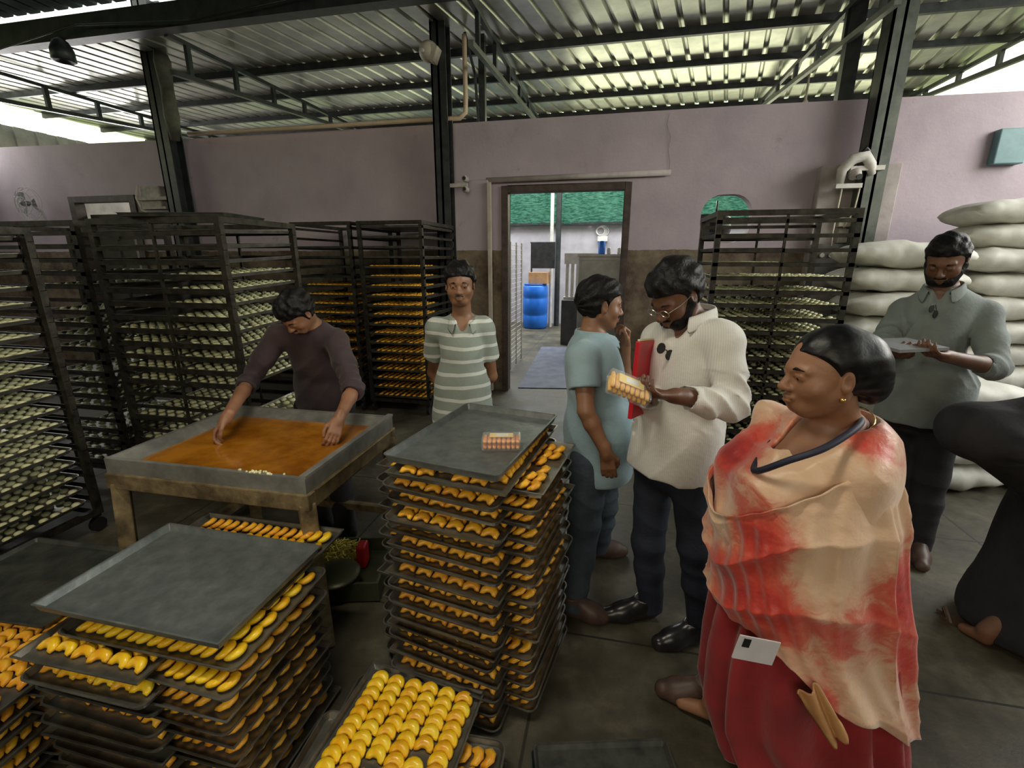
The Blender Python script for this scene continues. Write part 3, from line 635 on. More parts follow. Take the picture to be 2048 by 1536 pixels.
MB().tube([(-.12, 0, -.06), (-.13, -.03, .06), (-.06, -.05, .15), (.04, -.05, .17), (.10, -.03, .10), (.14, .0, .02)], [.035, .045, .05, .05, .045, .03], seg=10).build('wrapped_cloth', M_white, t, smooth=True)
MB().lathe([(.02, -.05), (.05, -.02), (.05, .03), (.02, .06)], 12, Matrix.Translation((-.02, -.03, .02)) @ Matrix.Rotation(R90, 4, 'X')).build('insulator', M_dirty, t, smooth=True)
MB().lathe([(0, 0), (.025, 0), (.025, .012), (0, .012)], 12, Matrix.Translation((.0, -.085, -.01)) @ Matrix.Rotation(R90, 4, 'X')).build('black_cap', M_blackp, t)
MB().tube([(-.02, -.04, .16), (.03, -.06, .24), (.08, -.04, .18)], .02).build('black_strap', M_blackp, t, smooth=True)
MB().tube([(-.10, -.02, -.10), (-.11, -.01, -.50), (-.10, 0, -.62)], .008).tube([(.05, -.02, -.10), (.04, -.01, -.30), (-.02, 0, -.45)], .008).build('cable', M_cream, t, smooth=True)
t = empty('electric_meter', (2.20, 5.44, 2.03)); tag(t, 'small cream electric meter on the plaster pier below the wrapped bracket', 'meter')
MB().box(-.07, .07, -.05, .02, -.09, .09).build('case', M_cream, t, bevel=.01); MB().box(-.045, .045, -.056, -.05, .0, .05).build('display', M_blackp, t); MB().box(-.05, .05, -.03, .02, -.24, -.11).build('terminal_box', M_dirty, t)
t = empty('control_board', (2.10, 5.42, 1.62)); tag(t, 'dark control board on the plaster pier behind the right-hand rack', 'control board')
MB().box(-.15, .15, -.04, .04, -.16, .16).build('panel', mat('dark_panel', (.05, .05, .045), (.12, .11, .10), rough=.5), t); 
for k in range(3): MB().lathe([(0, 0), (.025, 0), (.022, .02), (0, .02)], 10, Matrix.Translation((-.08+k*.08, -.04, .05)) @ Matrix.Rotation(R90, 4, 'X')).build('knob', M_dirty, t)
# wall fan at far left
t = empty('wall_fan', (-8.15, 5.36, 2.38)); tag(t, 'round wire-guard wall fan on the lilac wall at far left', 'fan')
g = MB()
for r, y in ((.22, 0), (.21, .04), (.15, -.04), (.08, -.06)): g.tube([(r*math.cos(a), y, r*math.sin(a)) for a in [2*math.pi*k/24 for k in range(24)]], .004, seg=5, closed=True)
for k in range(12):
    a = math.pi*k/6; g.tube([(.03*math.cos(a), -.06, .03*math.sin(a)), (.15*math.cos(a), -.04, .15*math.sin(a)), (.22*math.cos(a), 0, .22*math.sin(a))], .0025, seg=4)
g.build('guard', M_white, t)
b = MB()
for k in range(3):
    a = k*2.09; b.poly([(.02*math.cos(a), 0, .02*math.sin(a)), (.17*math.cos(a-.3), .01, .17*math.sin(a-.3)), (.18*math.cos(a+.35), -.015, .18*math.sin(a+.35))], (0, .003, 0))
b.lathe([(0, -.03), (.035, -.02), (.04, .05), (.0, .09)], 12, Matrix.Rotation(R90, 4, 'X')); b.build('blades', mat('grey_fan_blade', (.2, .2, .22)), t)
MB().tube([(0, .05, 0), (0, .16, -.10), (0, .2, -.25)], .015).build('wall_arm', M_white, t)
# bulb holder lamp on the middle column
t = empty('column_lamp', (-2.03, 5.27, 3.72)); tag(t, 'cream round lamp fitting fixed high on the dark middle column', 'lamp')
MB().lathe([(.03, -.10), (.075, -.08), (.10, -.02), (.10, .03), (.06, .08), (.0, .09)], 18, Matrix.Rotation(R90, 4, 'X') @ Matrix.Rotation(.5, 4, 'Y')).build('housing', M_cream, t, smooth=True)
MB().box(.03, .11, -.07, .06, -.08, .07, Matrix.Rotation(.4, 4, 'Y')).build('base', M_cream, t, bevel=.01)
MB().lathe([(0, 0), (.022, 0), (.018, .015), (0, .02)], 10, Matrix.Translation((-.03, -.10, -.02)) @ Matrix.Rotation(R90, 4, 'X')).build('knob', M_white, t)
o = MB().lathe([(.02, .06), (.07, .02), (.105, -.06), (.11, -.16), (.09, -.17), (.0, -.10)], 18, Matrix.Translation((-5.95, 4.60, 3.86))).build('hanging_lamp', M_steel_dark, smooth=True); tag(o, 'black bell-shaped lamp hanging under the top-left beam', 'lamp')
o = MB().tube([(-1.71, 5.50, 3.94), (-1.71, 5.50, 3.3), (-1.715, 5.50, 3.20), (-1.78, 5.50, 3.145), (-2.2, 5.50, 3.15), (-3.6, 5.50, 3.15), (-5.4, 5.50, 3.16)], .026, seg=10).build('conduit_pipe', mat('cream_conduit', (.62, .48, .33), (.72, .58, .42), rough=.5), smooth=True); tag(o, 'cream conduit pipe running along the wall top and bending up beside the middle column', 'pipe')
o = MB().tube([(-9, 4.58, 3.72), (-7.2, 4.55, 3.80), (-5.6, 4.52, 3.97), (-4.2, 4.52, 3.88), (-2.6, 4.55, 4.0)], .010, seg=6).build('sagging_cable', M_blackp, smooth=True); tag(o, 'thin black cable sagging below the top-left roof beam', 'cable')
o = MB().box(3.36, 3.60, 5.50, 5.59, 2.48, 2.78).build('wall_box', mat('teal_box', (.10, .20, .22), (.16, .28, .30), rough=.5), bevel=.01); tag(o, 'teal box on the wall at the right edge', 'box')
# grey bulb hanging under the roof at right
o = MB().lathe([(0, -.07), (.04, -.05), (.05, -.01), (.03, .03), (.015, .05), (.012, .40), (.0, .40)], 12, Matrix.Translation((2.35, 7.6, 3.62))).build('hanging_bulb', M_cream, smooth=True); tag(o, 'pale bulb hanging below the roof behind the right-hand truss', 'bulb')
# wall crack: thin dark tube, the groove's shadow put into its colour
pts = [aty(*q, 5.583) for q in ((1338, 228), (1334, 250), (1341, 275), (1336, 300), (1340, 325), (1337, 345))]
o = MB().tube(pts, .0016, seg=4).build('trim_5', mat('crack_shadow_line', (.14, .11, .12), rough=.9)); struct(o)
# ---------------------------------------------------------------- the yard behind the doorway
Mnet = bpy.data.materials.new('green_shade_net'); Mnet.use_nodes = True; nt = Mnet.node_tree; pb = nt.nodes['Principled BSDF']
wv = nt.nodes.new('ShaderNodeTexNoise'); wv.inputs['Scale'].default_value = 3; wv.inputs['Detail'].default_value = 8; wv.inputs['Roughness'].default_value = .8
tcn = nt.nodes.new('ShaderNodeTexCoord'); mpn = nt.nodes.new('ShaderNodeMapping'); mpn.inputs['Scale'].default_value = (2.5, 1, 14); nt.links.new(tcn.outputs['Object'], mpn.inputs[0]); nt.links.new(mpn.outputs[0], wv.inputs['Vector'])
rp = nt.nodes.new('ShaderNodeValToRGB'); rp.color_ramp.elements[0].position = .42; rp.color_ramp.elements[0].color = (.004, .05, .036, 1); rp.color_ramp.elements[1].position = .68; rp.color_ramp.elements[1].color = (.11, .30, .22, 1)
nt.links.new(wv.outputs['Fac'], rp.inputs[0]); nt.links.new(rp.outputs[0], pb.inputs['Base Color']); pb.inputs['Roughness'].default_value = .8
tr = nt.nodes.new('ShaderNodeBsdfTranslucent'); nt.links.new(rp.outputs[0], tr.inputs[0]); mxs = nt.nodes.new('ShaderNodeMixShader'); mxs.inputs[0].default_value = .55
nt.links.new(pb.outputs[0], mxs.inputs[1]); nt.links.new(tr.outputs[0], mxs.inputs[2]); nt.links.new(mxs.outputs[0], nt.nodes['Material Output'].inputs[0])
b = MB(); n = 60
V = []; F = []
for i in range(n+1):
    for j in range(9):
        x = -5+9*i/n; z = 2.42+1.05*j/8; V.append((x, 11.90+.05*math.sin(x*7+j*.6)+.03*math.sin(x*17), z))
for i in range(n):
    for j in range(8): a = i*9+j; F.append((a, a+9, a+10, a+1))
me = bpy.data.meshes.new('shade_net'); me.from_pydata(V, [], F); o = link_mesh('shade_net', me, Mnet, smooth=True); tag(o, 'green shade net hanging above the yard wall beyond the doorway', 'net')
o = MB().box(-5, 4, 11.86, 11.93, 2.41, 2.46).build('net_rail', M_steel_dark); tag(o, 'dark rail along the lower edge of the green net', 'rail')
o = MB().tube([(-1.49, 11.3, 0), (-1.49, 11.3, 3.45)], .04).build('white_pole', M_white); tag(o, 'thin white pole standing in the yard, seen through the doorway', 'pole')
o = MB().tube([(-1.36, 11.5, 0), (-1.36, 11.5, 3.5)], .065).build('dark_pole', M_steel_dark); tag(o, 'dark pole standing behind the white one in the yard', 'pole')
# blue drum and box
t = empty('blue_drum', (-1.42, 9.3, 0)); 
dp = atz(1070, 655, 0); t.location = (dp.x, dp.y, 0); tag(t, 'tall blue plastic drum standing in the yard beyond the doorway', 'drum')
MB().lathe([(.0, 0), (.27, 0), (.29, .03), (.30, .30), (.285, .33), (.30, .36), (.30, .70), (.285, .73), (.30, .76), (.29, .98), (.26, 1.02), (0, 1.02)], 26).build('barrel', M_blue, t, smooth=True)
MB().lathe([(.24, 1.02), (.27, 1.025), (.27, 1.05), (.24, 1.05), (0, 1.04)], 24).build('lid', M_blue, t, smooth=True)
o = MB().box(-.22, .22, -.18, .18, 0, .26).build('carton', mat('brown_carton', (.42, .22, .10), (.55, .32, .16), rough=.8), loc=(dp.x+.08, dp.y, 1.052), bevel=.005); tag(o, 'orange-brown carton standing on the blue drum', 'box')
# wire rack panel
a = atz(1021, 742, 0); c = atz(1042, 720, 0); t = empty('wire_panel'); tag(t, 'upright white wire panel just inside the yard, left of the doorway view', 'wire panel')
g = MB(); d = (c-a)
for k in range(26): z = .12+k*.068; g.tube([a+Vector((0, 0, z)), c+Vector((0, 0, z))], .005, seg=5)
g.build('wires', M_white, t)
for q in (a, c, a+d*.5): MB().tube([q+Vector((0, 0, .02)), q+Vector((0, 0, 1.86))], .012).build('upright', M_white, t)
# dark cloth, white slatted rack, steel cabinet
b = MB().box(-.28, .28, -.03, .03, 1.40, 1.98).tube([(-.3, 0, 1.98), (.28, 0, 1.98)], .015).tube([(-.27, 0, 0), (-.27, 0, 1.98)], .02)
o = b.build('hanging_cloth', mat('black_cloth', (.01, .01, .012), (.03, .03, .03), rough=.9), loc=(-1.66, 11.1, 0)); tag(o, 'black cloth hanging beside the white pole in the yard', 'cloth')
b = MB().box(-.35, .35, -.25, .25, 0, .86); o = b.build('low_stand', mat('dark_stand', (.03, .035, .04), (.07, .07, .07), rough=.6), loc=(-.62, 9.2, 0), bevel=.01); tag(o, 'dark low stand between the blue drum and the steel cabinet', 'stand')
t = empty('slatted_rack', (-.64, 9.25, .865)); tag(t, 'white slatted rack standing on the dark low stand in the yard', 'rack')
b = MB()
for k in range(6): b.box(-.29+k*.1, -.23+k*.1, -.02, .02, .03, .66)
b.build('slats', M_white, t); MB().box(-.32, .34, -.03, .03, .66, .86).build('top_panel', M_white, t); MB().box(-.32, .34, -.04, .04, 0, .04).build('bottom_bar', M_white, t)
t = empty('steel_cabinet', (-.22, 8.35, 0)); tag(t, 'grey steel cabinet standing in the yard, seen through the doorway', 'cabinet')
M_cab = mat('brushed_grey_steel', (.20, .20, .19), (.30, .30, .28), rough=.4, metal=.5, scale=4)
MB().box(-.38, .36, -.28, .28, .0, 1.66).build('body', M_cab, t, bevel=.008); MB().box(-.40, .38, -.30, .30, 1.66, 1.70).build('top', M_cab, t); MB().box(-.34, .32, -.295, -.28, .1, 1.60).build('door', M_cab, t, bevel=.004)
MB().tube([(-.10, -.31, .92), (-.06, -.33, .94), (.0, -.31, .96)], .012).build('handle', M_white, t)
o = MB().lathe([(0, 0), (.055, 0), (.058, .02), (.058, .20), (.05, .215), (0, .215)], 18).build('blue_jar', M_blue, smooth=True, loc=(-.24, 8.3, 1.702)); tag(o, 'blue jar standing on the steel cabinet', 'jar')
for x, l in ((-.12, 'beside the blue jar'), (.05, 'farther from the blue jar')):
    o = MB().lathe([(0, 0), (.03, 0), (.032, .09), (.02, .11), (0, .11)], 12).build('glass_jar', M_white, smooth=True, loc=(x, 8.28, 1.702)); tag(o, 'small pale jar on the steel cabinet, %s' % l, 'jar')
o = MB().box(-.06, .10, -.05, .05, 0, 2.05).build('grey_post', M_cab, loc=(.15, 8.0, 0)); tag(o, 'broad grey post beside the steel cabinet, right of the doorway view', 'post')
b = MB()
for k in range(4): r = .10+.012*k; b.tube([(r*math.cos(a)+.02*k, .01*k, r*math.sin(a)*.9) for a in [2*math.pi*j/20 for j in range(20)]], .009, seg=6, closed=True)
o = b.build('hose_coil', M_white, smooth=True, loc=(-.40, 11.95, 2.26)); tag(o, 'white coil of hose hanging on the yard wall', 'hose')
o = MB().box(-.10, .14, -.06, .04, -.06, .06).build('wall_tap_box', M_white, loc=(-.36, 11.95, 2.08), bevel=.01); tag(o, 'small white box below the hose coil on the yard wall', 'box')
# mat on the floor
q = [atz(*p, .004) for p in ((1083, 694), (1150, 694), (1175, 778), (1036, 776))]
b = MB(); b.poly([v[:] for v in q], (0, 0, .008)); o = b.build('floor_mat', mat('blue_grey_sheet', (.09, .10, .14), (.15, .16, .21), rough=.8, scale=5)); tag(o, 'blue-grey plastic sheet lying on the floor in the doorway', 'mat')
# things behind the round-cornered opening
o = MB().box(-.34, .34, -.3, .3, 0, 1.95).build('white_cooler', M_white, loc=(1.52, 8.2, 0), bevel=.02); tag(o, 'white boxy unit seen through the round-cornered wall opening', 'cooler')
b = MB().lathe([(0, 0), (.2, 0), (.24, .1), (.22, .30), (.12, .34), (0, .35)], 16); b.lathe([(.015, .3), (.015, .55)], 8)
o = b.build('dark_pot', M_blackp, smooth=True, loc=(1.50, 8.2, 1.952)); tag(o, 'dark pot standing on the white unit behind the round-cornered opening', 'pot')
o = MB().box(-.10, .10, -.1, .1, 0, 2.25).build('dark_stand_post', M_steel_dark, loc=(1.20, 7.6, 0)); tag(o, 'dark upright seen at the left inside the round-cornered opening', 'post')
o = MB().tube([(0, 0, 0), (.03, 0, .12), (-.02, .0, .25), (.02, 0, .36)], [.05, .07, .06, .03], seg=8).build('orange_bag', mat('orange_bag', (.75, .28, .05), (.9, .5, .15), rough=.5), smooth=True, loc=(1.06, 7.55, 1.90)); tag(o, 'orange bag hanging by the dark upright behind the round-cornered opening', 'bag')
o = MB().box(-.0, .03, -.08, -.0, 1.86, 2.3).build('orange_bag_hook', M_steel_dark, loc=(1.07, 7.56, 0)); tag(o, 'thin dark strap holding the orange bag', 'strap')
# ---------------------------------------------------------------- people: smooth-blended bodies on a grid, skinned by surface nets
def surface_nets(f, lo, h):
    nx, ny, nz = f.shape; s = f < 0
    c = np.zeros((nx-1, ny-1, nz-1), np.int8)
    for dx in (0, 1):
        for dy in (0, 1):
            for dz in (0, 1): c += s[dx:nx-1+dx, dy:ny-1+dy, dz:nz-1+dz]
    cells = np.argwhere((c > 0) & (c < 8)); idx = -np.ones(c.shape, np.int32); idx[tuple(cells.T)] = np.arange(len(cells))
    acc = np.zeros((len(cells), 3)); cnt = np.zeros(len(cells)); C = cells
    corner = [(a, b, d) for a in (0, 1) for b in (0, 1) for d in (0, 1)]
    val = {k: f[C[:, 0]+k[0], C[:, 1]+k[1], C[:, 2]+k[2]] for k in corner}
    for a in corner:
        for ax in range(3):
            if a[ax] == 0:
                b = list(a); b[ax] = 1; b = tuple(b); va, vb = val[a], val[b]; m = (va < 0) != (vb < 0)
                t = np.where(m, va/np.where(m, va-vb, 1), 0); p = np.array(a, float)[None]+np.zeros((len(C), 3)); p[:, ax] += t
                acc[m] += p[m]; cnt[m] += 1
    V = (C+acc/cnt[:, None])*h+np.array(lo)
    F = []
    for ax in range(3):
        u, v = (ax+1) % 3, (ax+2) % 3
        sl0 = [slice(None)]*3; sl1 = [slice(None)]*3; sl0[ax] = slice(0, -1); sl1[ax] = slice(1, None)
        for q in (u, v): sl0[q] = slice(1, -1); sl1[q] = slice(1, -1)
        a = s[tuple(sl0)]; b = s[tuple(sl1)]; e = np.argwhere(a != b)
        if not len(e): continue
        e[:, u] += 1; e[:, v] += 1; flip = s[tuple(e.T)]
        def g(du, dv): k = e.copy(); k[:, u] -= du; k[:, v] -= dv; return idx[tuple(k.T)]
        q = np.stack([g(1, 1), g(0, 1), g(0, 0), g(1, 0)], 1); q[~flip] = q[~flip][:, ::-1]; F.append(q)
    return V, np.concatenate(F)
A3 = lambda p: np.array(p, np.float32)
class Field:
    def __init__(s, lo, hi, h):
        s.lo = A3(lo); s.h = h; n = np.ceil((A3(hi)-s.lo)/h).astype(int)+1; s.f = np.full(n, 1., np.float32); s.n = n
    def sub(s, lo, hi):
        a = np.clip(np.floor((lo-s.lo)/s.h).astype(int), 0, s.n); b = np.clip(np.ceil((hi-s.lo)/s.h).astype(int)+1, 0, s.n)
        sl = tuple(slice(i, j) for i, j in zip(a, b))
        g = [s.lo[i]+s.h*np.arange(a[i], b[i], dtype=np.float32) for i in range(3)]
        return sl, g[0][:, None, None], g[1][None, :, None], g[2][None, None, :]
    def put(s, lo, hi, fn, k, op='u'):
        m = k+2.5*s.h; sl, X, Y, Z = s.sub(A3(lo)-m, A3(hi)+m)
        if 0 in s.f[sl].shape: return s
        d = fn(X, Y, Z); f = s.f[sl]
        if op == 'u':
            q = np.clip(k-np.abs(f-d), 0, None)/k if k > 0 else 0; s.f[sl] = np.minimum(f, d)-q*q*k*.25
        elif op == 's':
            d = -d; q = np.clip(k-np.abs(f-d), 0, None)/k if k > 0 else 0; s.f[sl] = np.maximum(f, d)+q*q*k*.25
        elif op == 'a': s.f[sl] = f+d
        return s
    def cap(s, a, b, ra, rb=None, k=.02, op='u'):
        a = A3(a); b = A3(b); rb = ra if rb is None else rb; d = b-a; L2 = float(d@d)+1e-9; R = max(ra, rb)
        def fn(X, Y, Z):
            x, y, z = X-a[0], Y-a[1], Z-a[2]; t = np.clip((x*d[0]+y*d[1]+z*d[2])/L2, 0, 1)
            return np.sqrt((x-t*d[0])**2+(y-t*d[1])**2+(z-t*d[2])**2)-(ra+(rb-ra)*t)
        return s.put(np.minimum(a, b)-R, np.maximum(a, b)+R, fn, k, op)
    def ell(s, c, r, M=None, k=.02, op='u'):
        """ellipsoid centre c, radii r, axes = columns of 3x3 M"""
        c = A3(c); r = A3(r); M = np.eye(3, dtype=np.float32) if M is None else A3(M); ext = np.sqrt(((M*r[None])**2).sum(1))
        def fn(X, Y, Z):
            x, y, z = X-c[0], Y-c[1], Z-c[2]; q = [(x*M[0, i]+y*M[1, i]+z*M[2, i])/r[i] for i in range(3)]
            k0 = np.sqrt(q[0]**2+q[1]**2+q[2]**2); k1 = np.sqrt((q[0]/r[0])**2+(q[1]/r[1])**2+(q[2]/r[2])**2)+1e-9
            return k0*(k0-1)/k1
        return s.put(c-ext, c+ext, fn, k, op)
    def chain(s, pts, rs, k=.02, op='u'):
        for i in range(len(pts)-1): s.cap(pts[i], pts[i+1], rs[i], rs[i+1], k, op)
        return s
    def half(s, c, n, k=.0, lo=None, hi=None):
        """cut away the side n points to"""
        c = A3(c); n = A3(n)/np.linalg.norm(n)
        lo = s.lo if lo is None else A3(lo); hi = s.lo+s.h*(s.n-1) if hi is None else A3(hi)
        sl, X, Y, Z = s.sub(lo, hi); d = (X-c[0])*n[0]+(Y-c[1])*n[1]+(Z-c[2])*n[2]; f = s.f[sl]
        if k > 0: q = np.clip(k-np.abs(f-d), 0, None)/k; s.f[sl] = np.maximum(f, d)+q*q*k*.25
        else: s.f[sl] = np.maximum(f, d)
        return s
    def wrinkle(s, amp, freq, dirv, seed=0, lo=None, hi=None, warp=2.5, sharp=True):
        """cloth folds: warped ridges running across dirv"""
        dirv = A3(dirv)/np.linalg.norm(dirv); lo = s.lo if lo is None else A3(lo); hi = s.lo+s.h*(s.n-1) if hi is None else A3(hi)
        sl, X, Y, Z = s.sub(lo, hi); f = s.f[sl]; near = np.abs(f) < amp*3+2*s.h
        i = np.argwhere(near); 
        if not len(i): return s
        x = X.ravel()[i[:, 0]]; y = Y.ravel()[i[:, 1]]; z = Z.ravel()[i[:, 2]]
        w = np.sin(x*7.1+y*5.3+seed)+np.sin(z*6.3-y*4.7+seed*2.1)+.6*np.sin(x*13-z*11+seed*1.7)
        ph = (x*dirv[0]+y*dirv[1]+z*dirv[2])*freq+w*warp*.5
        a = np.sin(ph)
        if sharp: a = 1-2*np.abs(np.sin(ph*.5))**.8
        env = .55+.45*np.sin(x*9+z*8+seed*3)*np.sin(y*10-z*5+seed)
        v = f[near]; v -= (amp*a*env).astype(np.float32); f2 = f.copy(); f2[near] = v; s.f[sl] = f2; return s
    def mesh(s, name, m, parent=None, smooth=1):
        f = s.f.copy(); f[0] = f[-1] = 1; f[:, 0] = f[:, -1] = 1; f[:, :, 0] = f[:, :, -1] = 1
        V, Q = surface_nets(f, s.lo, s.h); me = np_mesh(name, V, [Q])
        o = link_mesh(name, me, m, None, True)
        if smooth: md = o.modifiers.new('smooth', 'SMOOTH'); md.factor = .5; md.iterations = smooth
        if parent: o.parent = parent; o.matrix_parent_inverse = parent.matrix_basis.inverted()
        return o
def nrm(v): v = A3(v); return v/(np.linalg.norm(v)+1e-9)
def frame(fwd, up=(0, 0, 1)):
    f = nrm(fwd); r = nrm(np.cross(f, A3(up))); u = np.cross(r, f); return np.stack([r, f, u], 1)  # columns right, forward, up
def skin_mat(name, c1, c2): return mat(name, c1, c2, rough=.48, scale=6, bump=.08, bscale=120)
M_hair = mat('black_hair', (.003, .0027, .0027), (.010, .009, .009), rough=.5, scale=60, bump=.35, bscale=90, spec=.22)
M_hairs = mat('smooth_black_hair', (.003, .003, .0035), (.008, .008, .009), rough=.40, scale=40, bump=.12, bscale=60, spec=.3)
M_eyew = mat('eye_white', (.50, .46, .42), rough=.25); M_eyed = mat('dark_iris', (.015, .008, .005), rough=.1)
def add_head(F, c, R, sc=1., female=False, beard=False, fat=0., k=.012, nose=1., closed=False):
    """head about centre c (between the ears at eye level), axes R = right, forward, up"""
    c = A3(c); L = lambda x, y, z: c+R@A3((x*sc, y*sc, z*sc)); S_ = lambda *r: [q*sc for q in r]
    F.ell(L(0, -.012, .030), S_(.076, .098, .088), R, k=.02)                 # skull
    F.ell(L(0, .030, -.030), S_(.062+fat, .066, .085), R, k=.025)             # face
    F.ell(L(0, .052, -.078), S_(.034+fat, .036, .030), R, k=.02)             # chin
    for s in (-1, 1):
        F.cap(L(s*.052, -.005, -.045), L(s*.026, .060, -.088), (.020+fat*.5)*sc, .018*sc, k=.022)   # jaw
        F.ell(L(s*.040, .056, -.030), S_(.024+fat*.6, .024, .024), R, k=.02) # cheek
        F.cap(L(s*.012, .092, .018), L(s*.045, .076, .020), .008*sc, .008*sc, k=.014)  # brow
    F.cap(L(0, .076, .030), L(0, .058, .060), .018*sc, .024*sc, k=.03)        # forehead
    F.cap(L(0, .092, .008), L(0, .112*nose+.0, -.026), .0085*sc, .0115*sc, k=.010)    # nose
    F.ell(L(0, .111*nose, -.030), S_(.0125, .012, .010), R, k=.008)
    for s in (-1, 1):
        F.ell(L(s*.0125, .102, -.033), S_(.0085, .010, .008), R, k=.006)
        F.ell(L(s*.031, .096, .002), S_(.0155, .012, .0105), R, k=.010, op='s')   # socket
        F.ell(L(s*.031, .079, .001), S_(.0150, .0135, .0125), R, k=.004)       # lid
        if closed: F.ell(L(s*.031, .0815, .0), S_(.0158, .0148, .0118), R, k=.003)
        F.cap(L(s*.020, .0925, -.004), L(s*.042, .088, -.003), .0028*sc, .0024*sc, k=.003)  # lower lid
        F.cap(L(s*.019, .0935, .0058), L(s*.043, .0885, .0066), .0038*sc, .0036*sc, k=.003)   # upper lid
        F.ell(L(s*.077, -.008, -.006), S_(.0085, .019, .031), frame(R@A3((s*.25, 1, .12)), R[:, 2]), k=.005)  # ear
        F.ell(L(s*.084, -.004, -.002), S_(.005, .010, .017), R, k=.005, op='s')
    F.cap(L(0, .082, -.050), L(0, .081, -.075), .012*sc, .012*sc, k=.014)
    F.cap(L(-.021, .0925, -.0565), L(.021, .0925, -.0565), .0062*sc, k=.006); F.ell(L(0, .1005, -.0555), S_(.014, .0085, .0062), R, k=.004)
    F.ell(L(0, .0985, -.0675), S_(.017, .0095, .0072), R, k=.004)
    F.cap(L(-.024, .1010, -.0613), L(0, .1085, -.0613), .0024*sc, k=.002, op='s'); F.cap(L(.024, .1010, -.0613), L(0, .1085, -.0613), .0024*sc, k=.002, op='s')
def eyes(parent, c, R, sc, closed=0.):
    c = A3(c)
    for s in (-1, 1):
        p = c+R@A3((s*.031*sc, .0815*sc, .0015*sc)); e = MB().lathe([(0, -.0125), (.006, -.011), (.0105, -.007), (.0125, 0), (.0105, .007), (.006, .011), (0, .0125)], 14).build('eye', M_eyew, None, smooth=True)
        Mx = Matrix(((R[0, 0], R[0, 1], R[0, 2], p[0]), (R[1, 0], R[1, 1], R[1, 2], p[1]), (R[2, 0], R[2, 1], R[2, 2], p[2]), (0, 0, 0, 1)))
        e.parent = parent; e.matrix_parent_inverse = parent.matrix_basis.inverted(); e.matrix_basis = Mx @ Matrix.Scale(sc*.90, 4)
        i = MB().lathe([(0, .0135), (.0030, .0132), (.0056, .0122), (.0058, .0108), (0, .010)], 12, Matrix.Rotation(-R90, 4, 'X')).build('iris', M_eyed, e, smooth=True)
        i.rotation_euler = (-.25-closed, 0, 0)
def eyebrows(parent, c, R, sc):
    c = A3(c); b = Field(c-.16*sc, c+.16*sc, .0022)
    for s in (-1, 1):
        q = [c+R@A3((s*x*sc, y*sc, z*sc)) for x, y, z in ((.012, .0985, .0195), (.028, .0965, .0255), (.047, .083, .021))]
        b.chain(q, [.0028, .0036, .0018], k=.002)
    b.mesh('eyebrows', M_hair, parent, smooth=1)
def hair(parent, c, R, sc, front=.062, back=-.045, side=-.012, vol=.012, rough=.005, style='short', seed=0, part=None):
    c = A3(c); L = lambda x, y, z: c+R@A3((x*sc, y*sc, z*sc)); H = Field(c-.22*sc, c+.22*sc, .0036)
    H.ell(L(0, -.014, .032), [(.078+vol)*sc, (.100+vol)*sc, (.091+vol*1.25)*sc], R, k=.01)
    if style == 'short':
        H.ell(L(0, .028, .088), [.060*sc, .052*sc, .026*sc], R, k=.03)
    if style == 'bun':
        H.ell(L(0, -.105, -.020), [.050*sc, .040*sc, .056*sc], R, k=.03); H.ell(L(0, -.09, .02), [.07*sc, .05*sc, .07*sc], R, k=.04)
    # strands
    hl_ = {'short': ([-.09, -.035, -.01, .02, .045, .070], [-.01, .012, .020, .034, .060, .115]), 'bun': ([-.09, -.03, .0, .03, .055, .080], [-.05, -.022, .012, .044, .070, .125])}
    sl, X, Y, Z = H.sub(H.lo, H.lo+H.h*(H.n-1)); x, y, z = X-c[0], Y-c[1], Z-c[2]
    u = (x*R[0, 0]+y*R[1, 0]+z*R[2, 0])/sc; v = (x*R[0, 1]+y*R[1, 1]+z*R[2, 1])/sc; w = (x*R[0, 2]+y*R[1, 2]+z*R[2, 2])/sc
    th = np.arctan2(u, w+.02); H.f -= (rough*sc*(np.sin(th*14+v*30+seed)*.5+np.sin(u*90+v*50+seed*2)*np.sin(w*80-v*60+seed)*.6)).astype(np.float32)
    # keep off the face and the nape
    region = (v/np.sqrt(np.maximum(1-(u/.092)**2, .12))-np.interp((w-(front-.060)).ravel(), *hl_[style]).reshape(w.shape))*.8
    region2 = -np.ones_like(w)
    region3 = back-w
    cut = np.maximum(np.maximum(region, region2), region3)
    H.f = np.maximum(H.f, (cut*sc).astype(np.float32)); 
    for s in (-1, 1): H.ell(L(s*.088, -.004, -.004), [.018*sc, .021*sc, .034*sc], R, k=.003, op='s')
    if style == 'bun': H.ell(L(0, -.112, -.030), [.050*sc, .042*sc, .056*sc], R, k=.02)
    return H.mesh('hair', M_hairs if style == 'bun' else M_hair, parent, smooth=1)
def beard_mesh(parent, c, R, sc, full=True, m=None):
    c = A3(c); L = lambda x, y, z: c+R@A3((x*sc, y*sc, z*sc)); H = Field(c-.17*sc, c+.17*sc, .0032)
    if full:
        H.ell(L(0, .052, -.080), [.038*sc, .040*sc, .034*sc], R, k=.02)
        for s in (-1, 1): H.cap(L(s*.062, .004, -.022), L(s*.032, .062, -.086), .019*sc, .024*sc, k=.02); H.cap(L(s*.062, -.002, .0), L(s*.061, .002, -.03), .012*sc, .018*sc, k=.02); H.cap(L(s*.05, .03, -.05), L(s*.03, .07, -.075), .022*sc, .022*sc, k=.02)
        H.ell(L(0, .1, -.062), [.021*sc, .02*sc, .0085*sc], R, k=.004, op='s')
    H.cap(L(-.022, .094, -.050), L(0, .101, -.047), .005*sc, .0062*sc, k=.004); H.cap(L(.022, .094, -.050), L(0, .101, -.047), .005*sc, .0062*sc, k=.004)
    return H.mesh('beard' if full else 'moustache', m or M_hair, parent, smooth=1)
